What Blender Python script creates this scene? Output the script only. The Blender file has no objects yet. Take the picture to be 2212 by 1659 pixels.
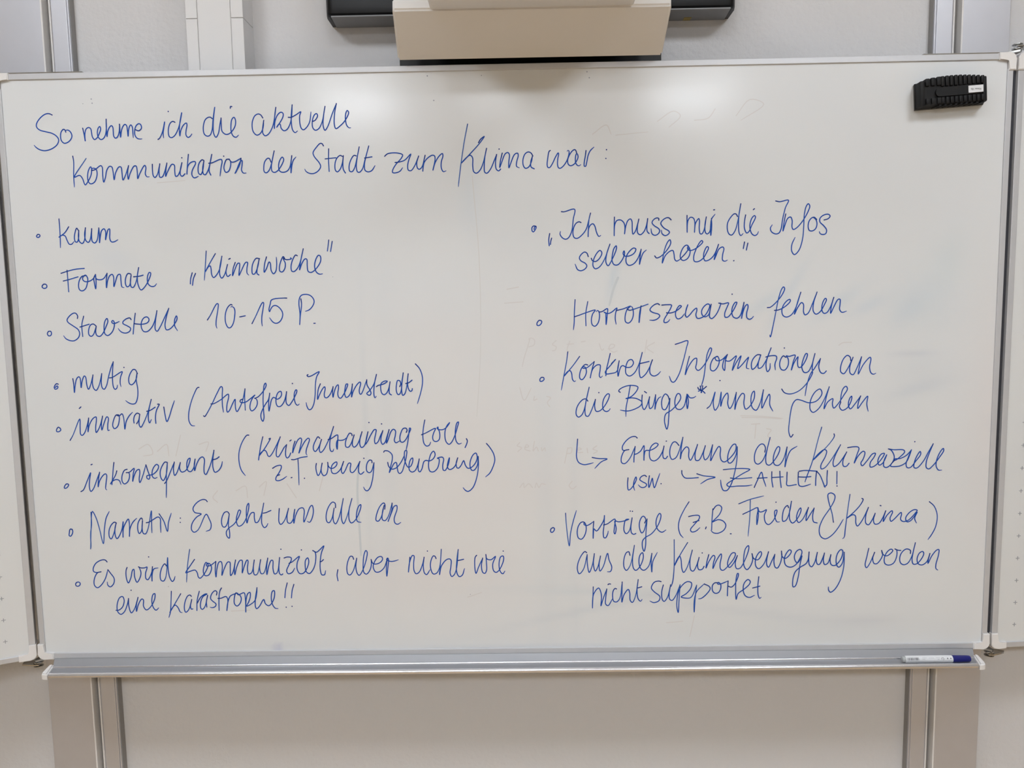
import bpy, bmesh, math, random
from mathutils import Vector, Matrix

# ---------------------------------------------------------------- camera, world, exposure
sc = bpy.context.scene
COL = bpy.context.collection
cam_d = bpy.data.cameras.new('camera'); cam = bpy.data.objects.new('camera', cam_d); COL.objects.link(cam)
sc.camera = cam
cam_d.sensor_fit = 'HORIZONTAL'; cam_d.sensor_width = 36.0
cam_d.lens = 36.0 * 1650 / 2212
cam_d.clip_start = 0.02
yaw, pitch, roll = 0.01255447, -0.09893861, 0.01671298
R = Matrix.Rotation(yaw, 3, 'Z') @ Matrix.Rotation(pitch, 3, 'X') @ Matrix.Rotation(roll, 3, 'Y')
# camera looks along local +y of R, up local +z
M = Matrix((R.col[0], R.col[2], -R.col[1])).transposed()
cam.matrix_world = Matrix.Translation((0.03298589, -1.54944411, 0.12435822)) @ M.to_4x4()

w = bpy.data.worlds.new('world'); sc.world = w; w.use_nodes = True
w.node_tree.nodes['Background'].inputs[0].default_value = (0.6, 0.7, 0.9, 1)
w.node_tree.nodes['Background'].inputs[1].default_value = 0.02
sc.view_settings.view_transform = 'Standard'; sc.view_settings.look = 'None'
sc.view_settings.gamma = 1.0; sc.view_settings.use_curve_mapping = False
sc.view_settings.exposure = 0.06
LAMP_POWER = 1.0
LAMPS = [(-1.18, -1.35, .78), (-0.03, -1.35, .32), (1.22, -1.35, .78), (-1.07, -3.85, 1.60), (-0.12, -3.85, .75), (1.20, -3.85, 1.60)]  # x, y, power of each ceiling light
FLOOR, CEIL, WALL = -1.50, 1.60, 0.12

# ---------------------------------------------------------------- materials
def mat(name, col, rough=0.5, metal=0.0, bump=None, coat=0.0, coat_rough=0.1, spec=0.5, mottled=None, emit=None, attr=None):
    m = bpy.data.materials.new(name); m.use_nodes = True
    nt = m.node_tree; b = nt.nodes['Principled BSDF']
    b.inputs['Base Color'].default_value = (*col, 1); b.inputs['Roughness'].default_value = rough
    b.inputs['Metallic'].default_value = metal; b.inputs['Specular IOR Level'].default_value = spec
    b.inputs['Coat Weight'].default_value = coat; b.inputs['Coat Roughness'].default_value = coat_rough
    tc = nt.nodes.new('ShaderNodeTexCoord')
    if emit:
        b.inputs['Emission Color'].default_value = (*emit[0], 1); b.inputs['Emission Strength'].default_value = emit[1]
    if mottled:                                           # (scale, amount)
        n = nt.nodes.new('ShaderNodeTexNoise'); n.inputs['Scale'].default_value = mottled[0]; n.inputs['Detail'].default_value = 4
        mx = nt.nodes.new('ShaderNodeMix'); mx.data_type = 'RGBA'
        mx.inputs[6].default_value = tuple(c * (1 - mottled[1]) for c in col) + (1,)
        mx.inputs[7].default_value = tuple(min(1, c * (1 + mottled[1])) for c in col) + (1,)
        nt.links.new(tc.outputs['Object'], n.inputs['Vector']); nt.links.new(n.outputs['Fac'], mx.inputs[0])
        nt.links.new(mx.outputs[2], b.inputs['Base Color'])
        last = mx.outputs[2]
    if attr:                                              # pigment laid down on the surface, per vertex
        a = nt.nodes.new('ShaderNodeAttribute'); a.attribute_name = attr
        if mottled:
            mm = nt.nodes.new('ShaderNodeMix'); mm.data_type = 'RGBA'; mm.blend_type = 'MULTIPLY'; mm.inputs[0].default_value = 1
            nt.links.new(last, mm.inputs[6]); nt.links.new(a.outputs['Color'], mm.inputs[7]); nt.links.new(mm.outputs[2], b.inputs['Base Color'])
        else:
            nt.links.new(a.outputs['Color'], b.inputs['Base Color'])
    if bump:                                              # (scale, strength, distance)
        n2 = nt.nodes.new('ShaderNodeTexNoise'); n2.inputs['Scale'].default_value = bump[0]; n2.inputs['Detail'].default_value = 3
        bp = nt.nodes.new('ShaderNodeBump'); bp.inputs['Strength'].default_value = bump[1]; bp.inputs['Distance'].default_value = bump[2]
        nt.links.new(tc.outputs['Object'], n2.inputs['Vector']); nt.links.new(n2.outputs['Fac'], bp.inputs['Height'])
        nt.links.new(bp.outputs['Normal'], b.inputs['Normal'])
    return m

M_WALL = mat('painted_ingrain_plaster', (.69, .68, .685), .9, bump=(85, .45, .004), mottled=(3, .015))
M_WALL2 = mat('painted_plaster', (.66, .645, .62), .9, mottled=(2, .02))
M_CEIL = mat('ceiling_paint', (.80, .80, .79), .95, mottled=(2, .02))
M_FLOOR = mat('light_brown_linoleum', (.60, .43, .25), .45, mottled=(9, .12))
M_ALU = mat('anodised_aluminium', (.60, .605, .63), .45, .35, mottled=(60, .03))
M_ALU_L = mat('polished_tray_lip', (.72, .72, .75), .24, .9, mottled=(60, .02))
M_ALU_T = mat('tray_aluminium', (.37, .375, .395), .48, .5, mottled=(60, .02))
M_PYL = mat('pylon_aluminium', (.60, .605, .65), .44, .62, mottled=(40, .02))
M_PYLD = mat('pylon_groove', (.33, .32, .31), .6, .3, mottled=(40, .04))
M_PVC = mat('white_plastic', (.80, .78, .77), .4, mottled=(30, .02))
M_BOARD = mat('enamelled_steel', (.735, .75, .762), .40, coat=.52, coat_rough=.165, mottled=(5, .012), attr='pigment', bump=(350, .02, .0005))
M_WING = mat('wing_enamel', (.72, .73, .732), .42, coat=.5, coat_rough=.18, mottled=(5, .012))
M_INK = mat('blue_marker_ink', (.03, .08, .3), .6, spec=.2, attr='ink')
M_GHOST = mat('wiped_ink_residue', (.5, .5, .5), .42, coat=.5, coat_rough=.18, attr='ink')
M_MARK = mat('grid_print', (.30, .31, .34), .5, mottled=(50, .05))
M_DARK = mat('dark_satin', (.035, .036, .045), .5, mottled=(50, .1))
M_SEAL = mat('taupe_seal', (.30, .27, .23), .6, mottled=(50, .05))
M_ZINC = mat('zinc_plated_steel', (.50, .50, .49), .25, 1.0, mottled=(80, .15))
M_SPK = mat('satin_black_plastic', (.003, .003, .004), .3, spec=.3, mottled=(50, .1))
M_SPKG = mat('dark_grey_plastic', (.27, .28, .30), .6, mottled=(50, .05))
M_PROJ = mat('projector_white_plastic', (.79, .765, .74), .45, mottled=(8, .01))
M_DUCT = mat('duct_white_pvc', (.72, .71, .71), .5, mottled=(8, .01))
M_FOAM = mat('black_foam', (.007, .007, .008), .6, spec=.3, mottled=(90, .2), bump=(900, .2, .0004))
M_FELT = mat('grey_felt', (.13, .13, .13), .95, bump=(900, .5, .001), mottled=(400, .2))
M_PAPER = mat('paper_label', (.75, .76, .78), .6, mottled=(50, .02))
M_PRINT = mat('black_print', (.04, .04, .06), .6, mottled=(50, .1))
M_CAP = mat('blue_cap_plastic', (.008, .012, .16), .3, mottled=(50, .05))
M_BARREL = mat('clear_grey_barrel', (.45, .46, .46), .12, mottled=(50, .1))
M_YEL = mat('yellow_sticker', (.42, .33, .12), .6, mottled=(50, .1))
M_LAMP = mat('lamp_diffuser', (.9, .9, .9), .5, emit=((.935, 1.0, 1.075), 1.0))

# ---------------------------------------------------------------- helpers
def link(name, bm, m, parent=None, smooth=False):
    me = bpy.data.meshes.new(name)
    if isinstance(bm, bmesh.types.BMesh):
        bmesh.ops.recalc_face_normals(bm, faces=bm.faces); bm.to_mesh(me); bm.free()
    else:
        me.from_pydata(*bm); me.update()
    o = bpy.data.objects.new(name, me); COL.objects.link(o)
    me.materials.append(m)
    if smooth:
        for p in me.polygons: p.use_smooth = True
        try: me.set_sharp_from_angle(angle=math.radians(35))
        except Exception: pass
    if parent:
        o.parent = parent
        if parent.type == 'EMPTY': o.location = -parent.location     # meshes are written in room coordinates
    return o
def thing(name, label, cat, loc, group=None):
    o = bpy.data.objects.new(name, None); COL.objects.link(o); o.location = loc; o.empty_display_size = .05
    o['label'] = label; o['category'] = cat
    if group: o['group'] = group
    return o
def box(bm, x0, x1, y0, y1, z0, z1, bev=0.0, seg=2):
    vs = [bm.verts.new((x, y, z)) for x in (x0, x1) for y in (y0, y1) for z in (z0, z1)]
    fs = [bm.faces.new([vs[i] for i in f]) for f in ((0,1,3,2),(4,6,7,5),(0,4,5,1),(2,3,7,6),(0,2,6,4),(1,5,7,3))]
    if bev:
        es = list({e for f in fs for e in f.edges})
        bmesh.ops.bevel(bm, geom=es, offset=bev, segments=seg, profile=.5, affect='EDGES')
    return bm
def NB(): return bmesh.new()
def B(x0, x1, y0, y1, z0, z1, bev=0.0, seg=2): return box(NB(), x0, x1, y0, y1, z0, z1, bev, seg)
def extrude_profile(bm, pts, axis, a0, a1):
    """pts: closed outline in the two other axes; axis: 'x','y','z' swept from a0 to a1"""
    def P(u, v, a): return {'x': (a, u, v), 'y': (u, a, v), 'z': (u, v, a)}[axis]
    A = [bm.verts.new(P(u, v, a0)) for u, v in pts]; Bv = [bm.verts.new(P(u, v, a1)) for u, v in pts]
    n = len(pts)
    bm.faces.new(A); bm.faces.new(Bv[::-1])
    for i in range(n): bm.faces.new((A[i], Bv[i], Bv[(i+1) % n], A[(i+1) % n]))
    return bm
def arc(cx, cy, r, a0, a1, n=6):
    return [(cx + r*math.cos(math.radians(a0+(a1-a0)*i/n)), cy + r*math.sin(math.radians(a0+(a1-a0)*i/n))) for i in range(n+1)]
def lathe_x(bm, prof, cy, cz, n=24):
    """prof: (x, r) list; surface of revolution about an axis parallel to x"""
    rings = []
    for x, r in prof:
        rings.append([bm.verts.new((x, cy + r*math.cos(2*math.pi*k/n), cz + r*math.sin(2*math.pi*k/n))) for k in range(n)])
    for a, b in zip(rings, rings[1:]):
        for k in range(n): bm.faces.new((a[k], a[(k+1) % n], b[(k+1) % n], b[k]))
    bm.faces.new(rings[0]); bm.faces.new(rings[-1][::-1])
    return bm
def lathe_z(bm, prof, cx, cy, n=24):
    rings = []
    for z, r in prof:
        rings.append([bm.verts.new((cx + r*math.cos(2*math.pi*k/n), cy + r*math.sin(2*math.pi*k/n), z)) for k in range(n)])
    for a, b in zip(rings, rings[1:]):
        for k in range(n): bm.faces.new((a[k], a[(k+1) % n], b[(k+1) % n], b[k]))
    bm.faces.new(rings[0]); bm.faces.new(rings[-1][::-1])
    return bm

# ---------------------------------------------------------------- the room
def struct(name, bm, m):
    o = link(name, bm, m); o['kind'] = 'structure'; return o
X0, X1, Y0 = -3.6, 3.9, -6.6
struct('wall_back', B(X0-.1, X1+.1, WALL, WALL+.15, FLOOR-.1, CEIL+.1), M_WALL)
struct('wall_left', B(X0-.15, X0, Y0, WALL, FLOOR, CEIL), M_WALL2)
struct('wall_right', B(X1, X1+.15, Y0, WALL, FLOOR, CEIL), M_WALL2)
struct('wall_front', B(X0, X1, Y0-.15, Y0, FLOOR, CEIL), M_WALL2)
struct('floor', B(X0-.1, X1+.1, Y0-.1, WALL, FLOOR-.1, FLOOR), M_FLOOR)
struct('ceiling', B(X0-.1, X1+.1, Y0-.1, WALL, CEIL, CEIL+.1), M_CEIL)
for i, (x, y, pw) in enumerate(LAMPS):
    row = 'front row near the board' if y > -2 else 'back row behind the camera'
    side = ('at the left', 'in the middle', 'at the right')[i % 3]
    t = thing('ceiling_light', 'flat rectangular ceiling light %s of the %s' % (side, row), 'ceiling light', (x, y, CEIL))
    bm = NB(); hx, hy = .26, .25
    for a in ((x-hx-.02, x-hx, y-hy-.02, y+hy+.02), (x+hx, x+hx+.02, y-hy-.02, y+hy+.02), (x-hx, x+hx, y-hy-.02, y-hy), (x-hx, x+hx, y+hy, y+hy+.02)):
        box(bm, a[0], a[1], a[2], a[3], CEIL-.055, CEIL)
    link('lamp_frame', bm, M_PVC, t)
    m2 = M_LAMP.copy(); m2.node_tree.nodes['Principled BSDF'].inputs['Emission Strength'].default_value = 28*pw*LAMP_POWER
    link('diffuser', B(x-hx, x+hx, y-hy, y+hy, CEIL-.05, CEIL-.03), m2, t)

# ---------------------------------------------------------------- pylons
def pylon(s, label):
    def X(v): return v if s > 0 else -v - .003
    def bx(a, b, *r, **k):
        a, b = sorted((X(a), X(b))); return B(a, b, *r, **k)
    z0, z1 = FLOOR, 1.32
    t = thing('board_pylon', label, 'pylon', (X(.97), .10, FLOOR))
    link('pylon_body', bx(.897, 1.0458, .108, WALL, z0, z1), M_PYLD, t)  # dark edge past the cover stands in for its contact shadow
    link('pylon_cover', bx(.9475, 1.0445, .090, .110, z0, z1, bev=.0012), M_PYL, t)
    link('cover_lip', bx(.9445, .948, .0885, .110, z0, z1, bev=.001), M_PVC, t)
    link('guide_strip', bx(.8985, .9315, .098, .110, z0, z1, bev=.0015), M_PYL, t)
    link('guide_lip', bx(.9315, .9345, .0955, .110, z0, z1, bev=.001), M_PVC, t)
    link('inner_edge', bx(.895, .8985, .0995, .110, z0, z1, bev=.001), M_PYL, t)
    link('top_cap', bx(.893, 1.047, .086, WALL, z1, z1+.012, bev=.003), M_PVC, t)
    link('wall_side', bx(.894, .897, .104, WALL, z0, z1), M_PYLD, t)
pylon(-1, 'aluminium wall pylon behind the left end of the whiteboard')
pylon(1, 'aluminium wall pylon behind the right end of the whiteboard')

# ---------------------------------------------------------------- cable duct on the wall
t = thing('cable_duct', 'white wall cable trunking rising between left pylon and black speaker bar', 'cable duct', (-.58, WALL, .15))
zj = .7200
link('duct_base', B(-.6355, -.5220, .0625, WALL, .15, CEIL), M_DUCT, t)
link('duct_lid', B(-.6130, -.5465, .0605, .066, .15, CEIL, bev=.0006), M_DUCT, t)
for za, zb in ((.15, zj-.0006), (zj+.0006, CEIL)):
    link('side_rail', B(-.6375, -.6142, .0600, WALL, za, zb, bev=.0008), M_DUCT, t)
    link('side_rail', B(-.5453, -.5205, .0600, WALL, za, zb, bev=.0008), M_DUCT, t)

# ---------------------------------------------------------------- projector and speaker bar above the board
t = thing('projector', 'white wall mounted short throw projector above the middle of the whiteboard', 'projector', (.06, WALL, .64))
def loft(rows):
    """rows: list of (xl, xr, y, zl, zr); consecutive rows joined, ends closed"""
    bm = NB(); V = [(bm.verts.new((xl, y, zl)), bm.verts.new((xr, y, zr))) for xl, xr, y, zl, zr in rows]
    n = len(V)
    for i in range(n):
        a, b = V[i], V[(i+1) % n]; bm.faces.new((a[0], a[1], b[1], b[0]))
    bm.faces.new([v[0] for v in V]); bm.faces.new([v[1] for v in V][::-1])
    return bm
hb = loft([(-.1970, .3142, -.013, .6050, .6043), (-.1905, .3135, -.106, .6600, .6585), (-.1903, .3138, -.110, .6640, .6625),
           (-.1903, .3138, -.108, .6840, .6820), (-.1903, .3138, -.090, .6900, .6880), (-.1970, .3142, -.013, .7150, .7150)])
bmesh.ops.bevel(hb, geom=[e for e in hb.edges], offset=.0035, segments=3, affect='EDGES')
link('housing', hb, M_PROJ, t, True)
link('mounting_plate', B(-.2108, .3338, .1000, WALL, .600, .700, bev=.001), M_SPK, t)
link('mount_arm', B(-.1300, .2500, -.0150, .1000, .652, .700, bev=.002), M_SPKG, t)
ab = NB(); box(ab, -.1230, .2470, -.46, -.103, .6645, .84, bev=.006, seg=3)
link('projector_head', ab, M_PROJ, t, True)
link('vent_grille', B(.02, .2, -.465, -.458, .72, .80, bev=.002), M_SPKG, t)
link('lens_window', B(-.02, .12, -.30, -.20, .838, .846, bev=.002), M_SPK, t)
pr = [(WALL, .7185), (.060, .7185), (.054, .722), (.052, .734)] + arc(.075, .80, .026, 190, 90, 6) + [(WALL, .826)]
def speaker(label, xi, xo, ux, stick=None):
    """xi inner end against the projector, xo rounded outer end, ux outer end of the underside at the wall"""
    s = 1 if xo > xi else -1
    t = thing('speaker', label, 'speaker', ((xi+xo)/2, WALL, .7165))
    bm = NB(); rings = []
    for x, k in [(xi, 1.0)] + [(xo - s*.016*(1-math.sin(a)), 1-.22*(1-math.cos(math.pi/2-a)) if False else 1-.22*math.cos(math.pi/2-a)**3) for a in [math.pi/2*q/6 for q in range(0, 7)]][::1]:
        rings.append([bm.verts.new((x, WALL + (y-WALL)*k, .7185+(z-.7185)*(k if z > .75 else 1))) for y, z in pr])
    for A, C in zip(rings, rings[1:]):
        for i in range(len(pr)): bm.faces.new((A[i], A[(i+1) % len(pr)], C[(i+1) % len(pr)], C[i]))
    bm.faces.new(rings[0]); bm.faces.new(rings[-1][::-1])
    link('speaker_body', bm, M_SPK, t, True)
    bm = NB(); A = [(xi, .058), (xo-s*.011, .058), (ux, WALL-.001), (xi, WALL-.001)]
    lo = [bm.verts.new((x, y, .7165)) for x, y in A]; hi = [bm.verts.new((x, y, .7190)) for x, y in A]
    bm.faces.new(lo[::-1]); bm.faces.new(hi)
    for i in range(4): bm.faces.new((lo[i], lo[(i+1) % 4], hi[(i+1) % 4], hi[i]))
    link('underside_panel', bm, M_SPKG, t)
    if stick:
        o = link('sticker', B(.381, .396, .100, .116, .7157, .7166), M_YEL, t); o['label'] = 'small yellow sticker'
speaker('black wall speaker on the duct side of the projector', -.1600, -.3520, -.3436)
speaker('black wall speaker with a small yellow sticker underneath, on the eraser side of the projector', .2800, .4760, .4680, True)

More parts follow.
